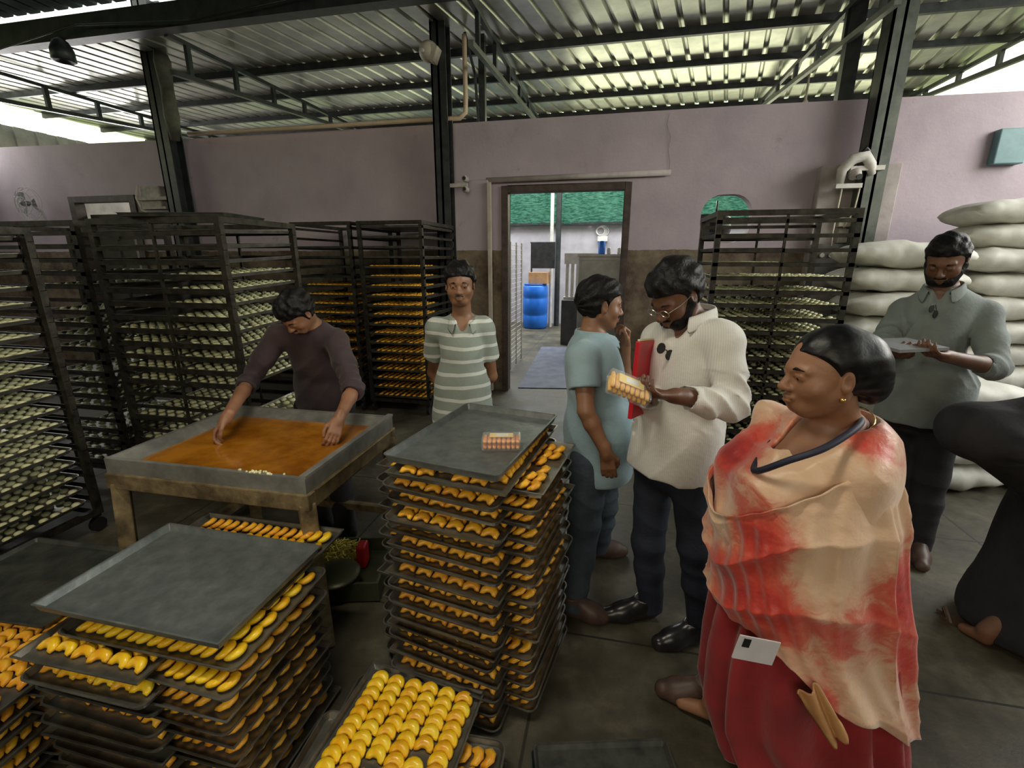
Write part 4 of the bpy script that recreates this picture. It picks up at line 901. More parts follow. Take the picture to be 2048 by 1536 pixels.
def add_hand(F, w, d, n, side, curl=.5, sc=1., spread=1., thumb=1., fcurls=None, tcurl=.4):
    """hand at wrist w, pointing d, palm normal n (the side the fingers curl to); side=+1 thumb on +across"""
    w = A3(w); d = nrm(d); n = nrm(A3(n)-d*(A3(n)@d)); a = np.cross(n, d)*side; P = lambda x, y, z: w+(d*x+a*y+n*z)*sc
    F.cap(P(-.03, 0, 0), P(.02, 0, 0), .026*sc, .025*sc, k=.015)
    for y, r in ((.026, .014), (.009, .0145), (-.008, .014), (-.024, .0125)): F.cap(P(.015, y*.75, 0), P(.080, y*1.05, -.001), r*sc, (r-.003)*sc, k=.010)
    fl = ((.029, .040, .026, .021, .0086), (.0095, .044, .029, .022, .0088), (-.0095, .041, .027, .021, .0083), (-.027, .032, .021, .018, .0074))
    for i, (y, l1, l2, l3, r) in enumerate(fl):
        cu = (fcurls[i] if fcurls else curl)*1.25; p = P(.082, y, -.002); ang = 0.; pts = [p]; yy = y*.12*spread/.03*.8
        for l, q in ((l1, .75), (l2, 1.), (l3, .8)):
            ang += cu*q; p = p+(d*math.cos(ang)+n*math.sin(ang)+a*(yy*.3))*l*sc; pts.append(p)
        F.chain(pts, [r*1.12*sc, r*sc, r*.95*sc, r*.82*sc], k=.0035)
    t0 = P(.018, .022, .004); t1 = P(.050, .046, .012+.014*tcurl); t2 = P(.078, .050-.010*tcurl, .018+.030*tcurl); t3 = P(.098, .046-.022*tcurl, .020+.044*tcurl)
    F.cap(t0, t1, .015*sc, .0115*sc, k=.012); F.chain([t1, t2, t3], [.0112*sc, .0100*sc, .0088*sc], k=.004)
def shoe(name, heel, toe, m, parent, w=.045, sandal=False, skin=None):
    heel = A3(heel); toe = A3(toe); d = nrm((toe-heel)*A3((1, 1, 0))); heel = heel*A3((1, 1, 0)); toe = toe*A3((1, 1, 0)); F = Field(np.minimum(heel, toe)-.12, np.maximum(heel, toe)+A3((.12, .12, .2)), .005)
    F.cap(heel+A3((0, 0, .035)), heel+d*.14+A3((0, 0, .033)), .036, .044, k=.02); F.cap(heel+d*.13+A3((0, 0, .032)), toe-d*.03+A3((0, 0, .028)), .046, .034, k=.02)
    F.cap(heel+A3((0, 0, .05))+d*.02, heel+A3((0, 0, .10))+d*.03, .042, .040, k=.02); F.cap(heel+A3((0, 0, .09))+d*.04, heel+d*.15+A3((0, 0, .045)), .036, .030, k=.03)
    F.half(heel+A3((0, 0, .002)), (0, 0, -1)); F.half(heel+A3((0, 0, .112)), (0, 0, 1))
    return F.mesh(name, m, parent)
def bounds(pts, m=.16):
    P_ = np.array([A3(p) for p in pts]); return P_.min(0)-m, P_.max(0)+m
def mid(a, b, t=.5): return A3(a)*(1-t)+A3(b)*t
def bands(name, base, band, period, width, axis='Z', rough=.8, phase=0., soft=.0, bump=.2, c2=None):
    m = mat(name, base, c2 or tuple(x*1.15 for x in base), rough=rough, scale=7, bump=bump, bscale=60, sheen=.2); nt = m.node_tree; N = nt.nodes; L = nt.links; b = N['Principled BSDF']
    src = b.inputs['Base Color'].links[0].from_socket; tc = N.new('ShaderNodeTexCoord'); sx = N.new('ShaderNodeSeparateXYZ'); L.new(tc.outputs['Object'], sx.inputs[0])
    no = N.new('ShaderNodeTexNoise'); no.inputs['Scale'].default_value = 4; L.new(tc.outputs['Object'], no.inputs['Vector'])
    a = N.new('ShaderNodeMath'); a.operation = 'MULTIPLY_ADD'; a.inputs[1].default_value = .035 if axis == 'Z' else 0; L.new(no.outputs['Fac'], a.inputs[0]); L.new(sx.outputs[axis], a.inputs[2])
    d = N.new('ShaderNodeMath'); d.operation = 'MULTIPLY_ADD'; d.inputs[1].default_value = 1/period; d.inputs[2].default_value = phase; L.new(a.outputs[0], d.inputs[0])
    f = N.new('ShaderNodeMath'); f.operation = 'FRACT'; L.new(d.outputs[0], f.inputs[0]); g = N.new('ShaderNodeMath'); g.operation = 'LESS_THAN'; g.inputs[1].default_value = width/period; L.new(f.outputs[0], g.inputs[0])
    mx = N.new('ShaderNodeMixRGB'); L.new(g.outputs[0], mx.inputs[0]); L.new(src, mx.inputs[1]); mx.inputs[2].default_value = (*band, 1); L.new(mx.outputs[0], b.inputs['Base Color']); return m
class Person:
    def __init__(s, label, skin, base, h=.0052):
        s.t = empty('person', (base[0], base[1], 0)); tag(s.t, label, 'person'); s.skin = skin; s.h = h; s.J = {}
    def body(s, head, hf, hup, neck, shl, shr, ell, elr, wrl, wrr, hipl, hipr, knl, knr, anl, anr, toel, toer, fwd, belly=0., chest=1., hs=1., fat=0., arm=1., hands=None, nose=1., extra=None, leg=1., closed=False):
        J = s.J = dict(head=A3(head), neck=A3(neck), sh=(A3(shl), A3(shr)), el=(A3(ell), A3(elr)), wr=(A3(wrl), A3(wrr)), hip=(A3(hipl), A3(hipr)), kn=(A3(knl), A3(knr)), an=(A3(anl), A3(anr)), toe=(A3(toel), A3(toer)))
        J['R'] = frame(hf, hup); s.hs = hs; pel = mid(J['hip'][0], J['hip'][1]); up = nrm(J['neck']-pel); J['pel'] = pel; J['up'] = up; J['f'] = nrm(A3(fwd)-up*(A3(fwd)@up)); J['side'] = np.cross(J['f'], up); J['T'] = np.stack([J['side'], J['f'], up], 1)
        s.belly, s.chest, s.arm, s.leg = belly, chest, arm, leg
        pts = [J['head']+A3((0, 0, .16)), J['neck']]+[q for k in ('sh', 'el', 'wr', 'hip', 'kn', 'an', 'toe') for q in J[k]]; lo, hi = bounds(pts, .17); lo[2] = min(lo[2], -.02); s.lo, s.hi = lo, hi
        F = Field(lo, hi, s.h); s.torso(F, 0.)
        F.cap(J['neck']+up*-.03, J['head']+J['R']@A3((0, -.022, -.075))*hs, (.056+fat*.6), (.052+fat*.4)*hs, k=.03)
        for i in (0, 1):
            F.cap(J['neck']-up*.02, J['sh'][i]+up*.0, .05, .045*arm, k=.03)
            F.chain([J['sh'][i], mid(J['sh'][i], J['el'][i], .4), J['el'][i], mid(J['el'][i], J['wr'][i], .3), J['wr'][i]], [.050*arm, .046*arm, .036*arm, .037*arm, .0255*arm], k=.015)
            F.chain([J['hip'][i], J['kn'][i], mid(J['kn'][i], J['an'][i], .35), J['an'][i]], [.080*leg, .055*leg, .052*leg, .037], k=.03)
            F.cap(J['an'][i]+A3((0, 0, -.035)), mid(J['an'][i]+A3((0, 0, -.06)), J['toe'][i], .62), .030, .022, k=.02)
        add_head(F, J['head'], J['R'], hs, fat=fat, nose=nose, closed=closed)
        if hands:
            for hd in hands: add_hand(F, *hd[0], **hd[1])
        if extra: extra(F, s)
        s.b = F.mesh('body', s.skin, s.t, smooth=1)
        if not closed: eyes(s.t, J['head'], J['R'], hs)
        eyebrows(s.t, J['head'], J['R'], hs); return s
    def torso(s, F, o, low=0.):
        J = s.J; up, f, T = J['up'], J['f'], J['T']; H = np.linalg.norm(J['neck']-J['pel']); P = lambda t, q=0.: J['pel']+up*H*t+f*q
        w = np.linalg.norm(J['sh'][0]-J['sh'][1])/2; c = s.chest
        F.ell(P(.80, .0), (w*.86+o, .105*c+o, .15+o), T, k=.05); F.ell(P(.62, .01), (w*.80+o, .118*c+o, .17+o), T, k=.05)
        F.ell(P(.28, .012+s.belly*.5), (.150*c+o+s.belly*.4, .108*c+o+s.belly*.7, .18+o), T, k=.06); F.ell(P(.0, 0), (.165*c+o, .118*c+o, .13+o), T, k=.06)
        for i in (0, 1): F.cap(P(.90), J['sh'][i]-up*.01, .06+o, .050+o, k=.04)
    def shirt(s, m, sleeve=.55, o=.014, hem=-.14, wr=.004, seed=0, name='shirt', open_neck=True, flare=.02, tight=False, collar=None, fold=None, lift=0.):
        """sleeve: 0..1 fraction of the upper arm, 1..2 continues down the forearm"""
        J = s.J; up, f = J['up'], J['f']; F = Field(s.lo, s.hi, .0065); s.torso(F, o)
        pel = J['pel']; hemc = pel+up*hem
        if not tight: F.ell(pel+up*hem*.5, (.172*s.chest+o+flare, .128*s.chest+o+flare+s.belly*.3, .22), J['T'], k=.05); F.ell(pel+up*.15+f*s.belly*.4, (.172*s.chest+o+s.belly*.4, .128*s.chest+o+s.belly*.5, .22), J['T'], k=.05)
        for i in (0, 1):
            F.cap(J['neck']-up*.055, J['sh'][i]-up*.004, .058, .050*s.arm+o*.8, k=.03); a = J['sh'][i]; b = J['el'][i]; w = J['wr'][i]
            if sleeve <= 1: e = mid(a, b, sleeve); F.chain([a, e], [.054*s.arm+o, .050*s.arm+o*1.5], k=.02); d = nrm(b-a)
            else: e = mid(b, w, sleeve-1); F.chain([a, mid(a, b, .5), b, mid(b, e, .5), e], [.054*s.arm+o, .050*s.arm+o, .043*s.arm+o, .042*s.arm+o*.9, .033*s.arm+o*.7], k=.02); d = nrm(w-b)
            q = .03; F.cap(e+d*.012, e+d*.2, .0, .0, k=0)
            # flat sleeve end with a hollow cuff
            lo_, hi_ = np.minimum(e-.11, e+.11), np.maximum(e-.11, e+.11)
            sl, X, Y, Z = F.sub(lo_, hi_); dd = (X-e[0])*d[0]+(Y-e[1])*d[1]+(Z-e[2])*d[2]; r = np.sqrt(np.maximum((X-e[0])**2+(Y-e[1])**2+(Z-e[2])**2-dd**2, 0)); lim = .085*s.arm
            F.f[sl] = np.where((r < lim) & (dd > -.02), np.maximum(F.f[sl], dd), F.f[sl])
            F.cap(e-d*.012, e+d*.05, (.030 if sleeve > 1 else .046)*s.arm+o*.55, k=.003, op='s')
        F.half(hemc, -up, k=.01, hi=s.hi, lo=s.lo)
        F.ell(J['neck']+up*.060+f*.014, (.074, .082, .078), J['T'], k=.010, op='s')
        if open_neck: F.cap(J['neck']+up*.02+f*.085, J['neck']-up*.085+f*.14, .044, .016, k=.006, op='s')
        if wr:
            F.wrinkle(wr, 55, (up*.6+J['side']*.8), seed, warp=2.2)
            for i in (0, 1):
                b = J['el'][i]; F.wrinkle(wr*(1.8 if sleeve > 1 else .6), 120, nrm(J['wr'][i]-J['sh'][i]), seed+i+3, b-.12, b+.12, warp=1.5)
        if fold: fold(F, s)
        o_ = F.mesh(name, m, s.t, smooth=2); s.sh_obj = o_
        if collar is not None: s.collar(collar, lift)
        return s
    def collar(s, m, lift_=0.):
        J = s.J; up, f, sd = J['up'], J['f'], J['side']; c = J['neck']+up*lift_; V = []; n = 28; F = []
        for i in range(n+1):
            a = math.radians(-150+300*i/n)  # 0 = back
            dx = math.sin(a); dy = -math.cos(a); lift = .030+.022*(-dy)*.9; r = .072
            rad = c+sd*dx*r+f*(dy*r*(1.08+.28*max(0, dy)**2)+.014)+up*(.012-.012*dy-.030*max(0, dy)**2)
            fr = max(0, dy); out = .020+.020*fr; drop = .038+.034*fr**2
            V += [rad-up*.012+(sd*dx+f*dy)*-.004, rad+up*.012, rad+(sd*dx+f*dy)*out*.5+up*.012, rad+(sd*dx+f*dy)*out+up*(.006-drop)]
        for i in range(n):
            for k in range(3): a = i*4+k; F.append((a, a+1, a+5, a+4))
        me = np_mesh('collar', np.array(V), [np.array(F)]); o = link_mesh('collar', me, m, None, True); so = o.modifiers.new('so', 'SOLIDIFY'); so.thickness = .003; su = o.modifiers.new('su', 'SUBSURF'); su.levels = su.render_levels = 1
        o.parent = s.t; o.matrix_parent_inverse = s.t.matrix_basis.inverted()
    def trousers(s, m, o=.014, wr=.004, seed=1, top=.10, name='trousers', flare=.0):
        J = s.J; lo = s.lo.copy(); hi = s.hi.copy(); hi[2] = J['pel'][2]+.3; F = Field(lo, hi, .007); T = J['T']
        F.ell(J['pel']-J['up']*.01, (.165*s.chest+o, .120*s.chest+o, .13), T, k=.04); F.ell(J['pel']+J['up']*.1, (.150*s.chest+o, .108*s.chest+o, .12), T, k=.05)
        for i in (0, 1): 
            an = J['an'][i]+A3((0, 0, -.035)); F.chain([J['hip'][i], J['kn'][i], mid(J['kn'][i], an, .4), an], [.088*s.leg+o, .064*s.leg+o, .058*s.leg+o, .050+o+flare], k=.03)
            F.cap(an-A3((0, 0, .0)), an-A3((0, 0, .2)), .0, k=0); 
            sl, X, Y, Z = F.sub(an-.14, an+.14); F.f[sl] = np.maximum(F.f[sl], (an[2]-.012-Z)+0*X+0*Y)
        if wr: F.wrinkle(wr, 60, (.2, .1, 1), seed, warp=3.); 
        F.mesh(name, m, s.t, smooth=2); return s
    def hair(s, **k): hair(s.t, s.J['head'], s.J['R'], s.hs, **k); return s
SK1 = skin_mat('brown_skin', (.20, .095, .05), (.29, .145, .08)); SK2 = skin_mat('dark_brown_skin', (.115, .052, .028), (.18, .085, .048)); SK3 = skin_mat('warm_brown_skin', (.25, .115, .06), (.34, .17, .095))
V3 = lambda *a: A3(a)
def W_(px, py, y): return A3(aty(px, py, y)[:])
def G_(px, py, z=0.): return A3(atz(px, py, z)[:])
M_leather = mat('black_leather', (.010, .010, .011), (.022, .022, .022), rough=.28, scale=20)
M_brleather = mat('brown_leather', (.06, .035, .025), (.10, .06, .045), rough=.5, scale=20)
M_navy = mat('navy_trousers', (.008, .011, .022), (.016, .022, .040), rough=.8, scale=8, bump=.2, bscale=80)
M_blackc = mat('black_cloth_wear', (.008, .008, .010), (.018, .018, .022), rough=.85, scale=8, bump=.2, bscale=60)
# === man in the white striped shirt, reading the pack ============================
f = nrm((-.66, -.75, 0)); Lf = V3(-f[1], f[0], 0)
p = Person('man in a pale finely striped shirt and glasses looking down at a biscuit pack', SK2, (.28, 1.9), .005)
M_ws = bands('white_pinstripe_shirt', (.62, .61, .57), (.585, .575, .53), .0075, .0016, 'X', rough=.8, c2=(.70, .69, .65))
heel_r = G_(1300, 1232); toe_r = G_(1198, 1240); heel_l = G_(1400, 1280); toe_l = G_(1305, 1298)
neck = W_(1388, 640, 1.92); head = W_(1352, 590, 1.87)
sl_, sr_ = W_(1446, 678, 1.79), W_(1316, 676, 2.06); el_, er_ = W_(1466, 812, 1.72), W_(1300, 800, 2.02)
wl_, wr_ = W_(1352, 792, 1.60), W_(1296, 796, 1.74)
hl, hr = W_(1383, 925, 1.83), W_(1312, 921, 1.98)
p.body(head, (-.58, -.50, -.56), (-.35, -.30, .9), neck, sl_, sr_, el_, er_, wl_, wr_, hl, hr, W_(1392, 1092, 1.78), W_(1296, 1085, 1.93), heel_l+V3(0, 0, .09), heel_r+V3(0, 0, .09), toe_l+V3(0, 0, .03), toe_r+V3(0, 0, .03), f, hs=.98, nose=1.03, closed=True,
       hands=[((wl_, W_(1302, 790, 1.555)-wl_, (-.15, .25, .95), -1), dict(curl=.55, sc=.95, tcurl=.3)), ((wr_, W_(1262, 780, 1.64)-wr_, (.3, -.5, .8), 1), dict(curl=.5, sc=.95))])
p.trousers(M_navy, seed=2, wr=.004, o=.006).shirt(M_ws, sleeve=1.88, hem=-.04, wr=.006, seed=5, flare=.014, collar=M_ws, o=.015, lift=.028)
p.hair(front=.060, vol=.020, rough=.006, seed=1, back=-.06); beard_mesh(p.t, p.J['head'], p.J['R'], .98)
shoe('shoe', heel_l, toe_l, M_leather, p.t); shoe('shoe', heel_r, toe_r, M_leather, p.t)
def glasses(p, m):
    c, R, sc = p.J['head'], p.J['R'], p.hs; g = MB(); L = lambda x, y, z: Vector(c+R@A3((x*sc, y*sc, z*sc)))
    for s in (-1, 1):
        g.tube([L(s*.032+.021*math.cos(a), .108, -.003+.015*math.sin(a)) for a in [2*math.pi*k/16 for k in range(16)]], .0013, seg=5, closed=True); g.tube([L(s*.053, .107, .003), L(s*.076, .06, .006), L(s*.079, -.005, .006)], .0013, seg=5)
    g.tube([L(-.011, .11, .0), L(0, .114, .003), L(.011, .11, 0)], .0013, seg=5); o = g.build('glasses', m); o.parent = p.t; o.matrix_parent_inverse = p.t.matrix_basis.inverted()
glasses(p, mat('thin_metal_frame', (.5, .48, .42), rough=.3, metal=.8))
# sunglasses hanging in the neckline
def part(mb, name, m, p, **k):
    o = mb.build(name, m, **k); o.parent = p.t; o.matrix_parent_inverse = p.t.matrix_basis.inverted(); return o
def sunglasses(p, c, s=1., rz=0.):
    g = MB(); Mx = Matrix.Translation(Vector(c)) @ Matrix.Rotation(rz, 4, 'Z') @ Matrix.Rotation(.6, 4, 'Y')
    for k in (-1, 1): g.lathe([(0, -.002), (.019, -.002), (.021, 0), (.019, .002), (0, .002)], 14, Mx @ Matrix.Translation((k*.026*s, 0, 0)) @ Matrix.Rotation(R90, 4, 'X'))
    g.tube([Mx @ Vector((-.008, 0, .004)), Mx @ Vector((0, -.002, .007)), Mx @ Vector((.008, 0, .004))], .002, seg=5); g.tube([Mx @ Vector((.046, 0, .006)), Mx @ Vector((.02, .02, .05))], .002, seg=5)
    part(g, 'sunglasses', M_blackp, p)
sunglasses(p, p.J['neck']+p.J['f']*.158-p.J['up']*.115, 1., .6)
pp = W_(1257, 776, 1.545)
pack(Matrix.Translation(Vector(pp)) @ Matrix.Rotation(math.radians(10), 4, 'Z') @ Matrix.Rotation(math.radians(22), 4, 'Y') @ Matrix.Rotation(math.radians(28), 4, 'X') @ Matrix.Translation((0, 0, -.024)), 'clear-wrapped pack of yellow rusks held by the man in the white shirt', mb=M_bar2)
o = MB().box(-.11, .11, -.009, .009, -.15, .15).build('red_folder', mat('red_folder', (.50, .008, .02), rough=.4), bevel=.003); fc = W_(1288, 756, 1.86); o.matrix_world = Matrix.Translation(Vector(fc)) @ Matrix.Rotation(math.radians(66), 4, 'Z') @ Matrix.Rotation(math.radians(6), 4, 'Y'); tag(o, 'red folder clamped under the right arm of the man in the white shirt', 'folder')
ob = MB().box(-.105, .105, -.0035, .0035, .151, .158).build('paper_edge', mat('cream_paper', (.72, .66, .42), rough=.8), o)
# === man in the blue polo, eating ===============================================
f = nrm((.93, .36, 0))
p = Person('man in a light blue polo shirt and jeans seen from behind, hand at mouth', SK1, (-.05, 2.2), .0055)
M_bp = mat('light_blue_polo', (.22, .33, .38), (.30, .42, .47), rough=.85, scale=5, bump=.25, bscale=50, sheen=.2)
M_jean = mat('faded_dark_jeans', (.02, .03, .045), (.055, .075, .095), rough=.85, scale=6, bump=.3, bscale=50)
neck = W_(1182, 670, 2.18); head = W_(1200, 610, 2.20)
sn, sf = W_(1166, 712, 2.02), W_(1215, 700, 2.38); en, ef = W_(1172, 822, 1.93), W_(1246, 772, 2.36); wn, wf = W_(1212, 905, 1.92), W_(1250, 690, 2.34)
hn, hf_ = W_(1180, 920, 2.10), W_(1205, 915, 2.30)
an, af = G_(1146, 1195, .09), G_(1195, 1085, .09)
p.body(head, (.92, .38, -.12), (.1, .05, 1), neck, sf, sn, ef, en, wf, wn, hf_, hn, W_(1205, 1010, 2.32), W_(1168, 1050, 2.06), af, an, af+V3(.13, .04, -.06), an+V3(.12, -.02, -.06), f, hs=.97, belly=.035, fat=.004, chest=1.05,
       hands=[((wf, (.0, -.12, 1), (-.75, -.45, .2), -1), dict(curl=.95, sc=.92)), ((wn, (.16, .05, -1), (0, .9, .0), -1), dict(curl=.35, sc=.95))])
p.trousers(M_jean, seed=4, wr=.006).shirt(M_bp, sleeve=.60, hem=-.07, wr=.0035, seed=8, flare=.012, open_neck=False, collar=M_bp)
p.hair(front=.058, vol=.014, rough=.005, seed=3, back=-.062); beard_mesh(p.t, p.J['head'], p.J['R'], .97, full=False)
shoe('shoe', an*V3(1, 1, 0)-V3(.04, 0, 0), an*V3(1, 1, 0)+V3(.17, -.03, 0), M_brleather, p.t); shoe('shoe', af*V3(1, 1, 0)-V3(.04, 0, 0), af*V3(1, 1, 0)+V3(.17, .05, 0), M_brleather, p.t)
# === man in the striped polo, hands behind the back ==============================
f = nrm((.30, -.95, 0))
p = Person('young man in a grey-green polo with white stripes standing with hands behind back', SK1, (-.86, 2.6), .005)
M_st = bands('striped_polo', (.25, .29, .25), (.62, .65, .60), .078, .021, 'Z', phase=.30)
neck = W_(925, 638, 2.62); head = W_(920, 570, 2.57)
sl_, sr_ = W_(966, 655, 2.66), W_(874, 656, 2.62); el_, er_ = W_(983, 752, 2.74), W_(866, 745, 2.76); wl_, wr_ = W_(935, 800, 2.80), W_(900, 800, 2.80)
hl, hr = W_(950, 822, 2.64), W_(902, 822, 2.64)
al, ar = V3(-.72, 2.66, .09), V3(-.97, 2.64, .09)
p.body(head, (.24, -.95, -.08), (-.02, 0, 1), neck, sl_, sr_, el_, er_, wl_, wr_, hl, hr, mid(hl, al, .48)+V3(0, -.02, 0), mid(hr, ar, .48)+V3(0, -.02, 0), al, ar, al+V3(.04, -.15, -.06), ar+V3(.0, -.15, -.06), f, hs=1.0, chest=.92, fat=.003,
       hands=[((wl_, (-.9, .1, -.3), (0, 1, 0), 1), dict(curl=.4, sc=.9)), ((wr_, (.9, .1, -.3), (0, 1, 0), -1), dict(curl=.4, sc=.9))])
p.trousers(M_blackc, seed=6).shirt(M_st, sleeve=.62, hem=-.09, wr=.0035, seed=11, flare=.02, collar=M_st)
p.hair(front=.060, vol=.013, rough=.006, seed=5)
beard_mesh(p.t, p.J['head'], p.J['R'], 1.0, full=False, m=mat('thin_moustache', (.05, .028, .018), (.09, .05, .03), rough=.6))
for a in (al, ar): shoe('shoe', a*V3(1, 1, 0)+V3(0, .04, 0), a*V3(1, 1, 0)+V3(.03, -.19, 0), M_leather, p.t)
# === worker bending over the syrup tub ==========================================
f = nrm((.05, -1, 0))
p = Person('man in a dark maroon top bending over the syrup tub, both hands in it', SK3, (-1.6, 2.55), .005)
M_mr = mat('dark_maroon_top', (.030, .018, .022), (.060, .036, .040), rough=.85, scale=5, bump=.3, bscale=40, sheen=.1)
neck = W_(622, 648, 2.40); head = W_(594, 625, 2.28)
sr_, sl_ = W_(556, 672, 2.38), W_(672, 680, 2.40); er_, el_ = W_(497, 765, 2.28), W_(707, 778, 2.20); wr_, wl_ = G_(452, 836, .875), G_(678, 838, .875)
hr, hl = W_(618, 812, 2.66), W_(682, 812, 2.66)
ar, al = G_(648, 1040, .09), G_(692, 1058, .09)
p.body(head, (-.22, -.62, -.76), (-.05, -.78, .62), neck, sl_, sr_, el_, er_, wl_, wr_, hl, hr, mid(hl, al, .5)+V3(0, -.05, 0), mid(hr, ar, .5)+V3(0, -.05, 0), al, ar, al+V3(.03, -.15, -.07), ar+V3(-.02, -.15, -.07), f, hs=.95, chest=.95, leg=.92, closed=True,
       hands=[((wl_, G_(664, 884, .785)-wl_, (-.5, .2, -.5), 1), dict(curl=.45, sc=.95)), ((wr_, G_(425, 874, .79)-wr_, (.5, .1, -.8), -1), dict(curl=.55, sc=.95))])
p.trousers(M_blackc, seed=7).shirt(M_mr, sleeve=1.18, hem=-.10, wr=.004, seed=14, flare=.01, open_neck=False)
p.hair(front=.052, vol=.018, rough=.009, seed=7, back=-.06); beard_mesh(p.t, p.J['head'], p.J['R'], .95, full=False)
# === man in the grey-green shirt at right, holding papers ========================
f = nrm((-.62, -.78, 0))
p = Person('man in a grey-green shirt holding papers, standing before the white flour sacks', SK2, (1.8, 2.8), .0055)
M_gg = mat('grey_green_shirt', (.17, .20, .19), (.23, .27, .25), rough=.8, scale=5, bump=.25, bscale=60, sheen=.2)
neck = W_(1888, 575, 2.86); head = W_(1893, 520, 2.80)
sr_, sl_ = W_(1810, 622, 3.0), W_(1968, 628, 2.80); er_, el_ = W_(1762, 690, 2.86), W_(1990, 735, 2.62); wr_, wl_ = W_(1790, 706, 2.60), W_(1890, 712, 2.48)
hr, hl = W_(1812, 828, 2.92), W_(1880, 830, 2.80)
al, ar = G_(1838, 1080, .09), G_(1790, 1050, .09)
p.body(head, (-.52, -.66, -.46), (-.25, -.3, .92), neck, sl_, sr_, el_, er_, wl_, wr_, hl, hr, W_(1862, 950, 2.78), W_(1800, 940, 2.9), al, ar, al+V3(-.06, -.15, -.06), ar+V3(-.12, -.10, -.06), f, hs=1.0, chest=1.05, belly=.015, arm=1.05, closed=True,
       hands=[((wl_, W_(1850, 705, 2.42)-wl_, (-.1, .2, .9), -1), dict(curl=.45, sc=.95)), ((wr_, W_(1800, 706, 2.50)-wr_, (.6, .2, .6), 1), dict(curl=.5, sc=.95))])
p.trousers(M_blackc, seed=9).shirt(M_gg, sleeve=1.30, hem=-.03, wr=.0045, seed=17, flare=.02, collar=M_gg)
sunglasses(p, p.J['neck']+p.J['f']*.165-p.J['up']*.105, 1., .6); p.hair(front=.064, vol=.010, rough=.004, seed=9); beard_mesh(p.t, p.J['head'], p.J['R'], 1.0)
for a, d in ((al, V3(-.07, -.19, 0)), (ar, V3(-.15, -.13, 0))): shoe('shoe', a*V3(1, 1, 0)-d*.15, a*V3(1, 1, 0)+d, M_brleather, p.t)
o = MB().box(-.14, .14, -.10, .10, -.006, .008).build('papers', mat('grey_papers', (.16, .165, .17), (.24, .245, .245), rough=.7)); o.matrix_world = Matrix.Translation(Vector(W_(1806, 690, 2.50))) @ Matrix.Rotation(math.radians(24), 4, 'Z') @ Matrix.Rotation(math.radians(4), 4, 'X'); tag(o, 'grey sheaf of papers held by the man in the grey-green shirt', 'papers')
# === figure in black at the right edge ==========================================
f = nrm((-1, -.1, 0))
p = Person('person in loose black clothing cut by the right edge, sandalled foot showing', SK2, (1.95, 2.15), .007)
c = V3(1.96, 2.16, 0); hz = 1.48
p.body(c+V3(0, 0, hz), (-1, -.1, -.1), (0, 0, 1), c+V3(0, 0, hz-.16), c+V3(.0, -.17, hz-.24), c+V3(0, .17, hz-.24), W_(1945, 860, 2.02), c+V3(0, .21, hz-.5), W_(2050, 900, 1.86), c+V3(-.22, .14, hz-.6), c+V3(0, -.09, .80), c+V3(0, .09, .80), c+V3(-.02, -.10, .45), c+V3(.0, .10, .45), G_(1975, 1262, .08), G_(2040, 1255, .08), G_(1905, 1240, .03), G_(1985, 1235, .03), f, chest=1.1)
J = p.J; F = Field(p.lo-V3(.1, .1, 0), p.hi+V3(.1, .1, 0), .009); p.torso(F, .03)
for i in (0, 1): F.chain([J['sh'][i], J['el'][i], J['wr'][i]], [.08, .08, .06], k=.05)
F.chain([c+V3(0, 0, 1.0), c+V3(-.02, 0, .5), c+V3(-.04, 0, .08)], [.19, .22, .27], k=.08); F.cap(J['el'][0], c+V3(-.05, -.03, .75), .09, .17, k=.1); F.cap(J['sh'][0], c+V3(0, 0, 1.1), .10, .18, k=.08); F.wrinkle(.010, 34, (0, 1, .15), 3, warp=1.6); F.half(c+V3(0, 0, .045), (0, 0, -1)); F.ell(J['neck']+V3(0, 0, .07), (.07, .07, .07), k=.01, op='s')
F.mesh('black_gown', M_blackc, p.t, smooth=2)
F = Field(J['head']-.2, J['head']+.2, .006); F.ell(J['head']+V3(0, 0, .0), (.115, .105, .135), k=.02); F.ell(J['head']+V3(-.09, -.01, -.02), (.07, .062, .085), k=.01, op='s'); F.mesh('headscarf', M_blackc, p.t, smooth=2)
for a, b in ((G_(1980, 1262), G_(1890, 1238)), (G_(2042, 1255), G_(1975, 1232))):
    d = nrm(b-a); sb = MB(); n = 12; pts = []
    s2 = V3(-d[1], d[0], 0)
    out = [a-d*.02+s2*.03, a+d*.08+s2*.038, a+d*.18+s2*.045, b+s2*.03, b+d*.02, b-s2*.03, a+d*.18-s2*.045, a+d*.08-s2*.038, a-d*.02-s2*.03]
    sb.poly([(v[0], v[1], .002) for v in out], (0, 0, .014)); sb.tube([tuple(a+d*.15+s2*.04+V3(0, 0, .012)), tuple(a+d*.17+V3(0, 0, .062)), tuple(a+d*.15-s2*.04+V3(0, 0, .012))], .010, seg=6); part(sb, 'sandal', M_brleather, p)
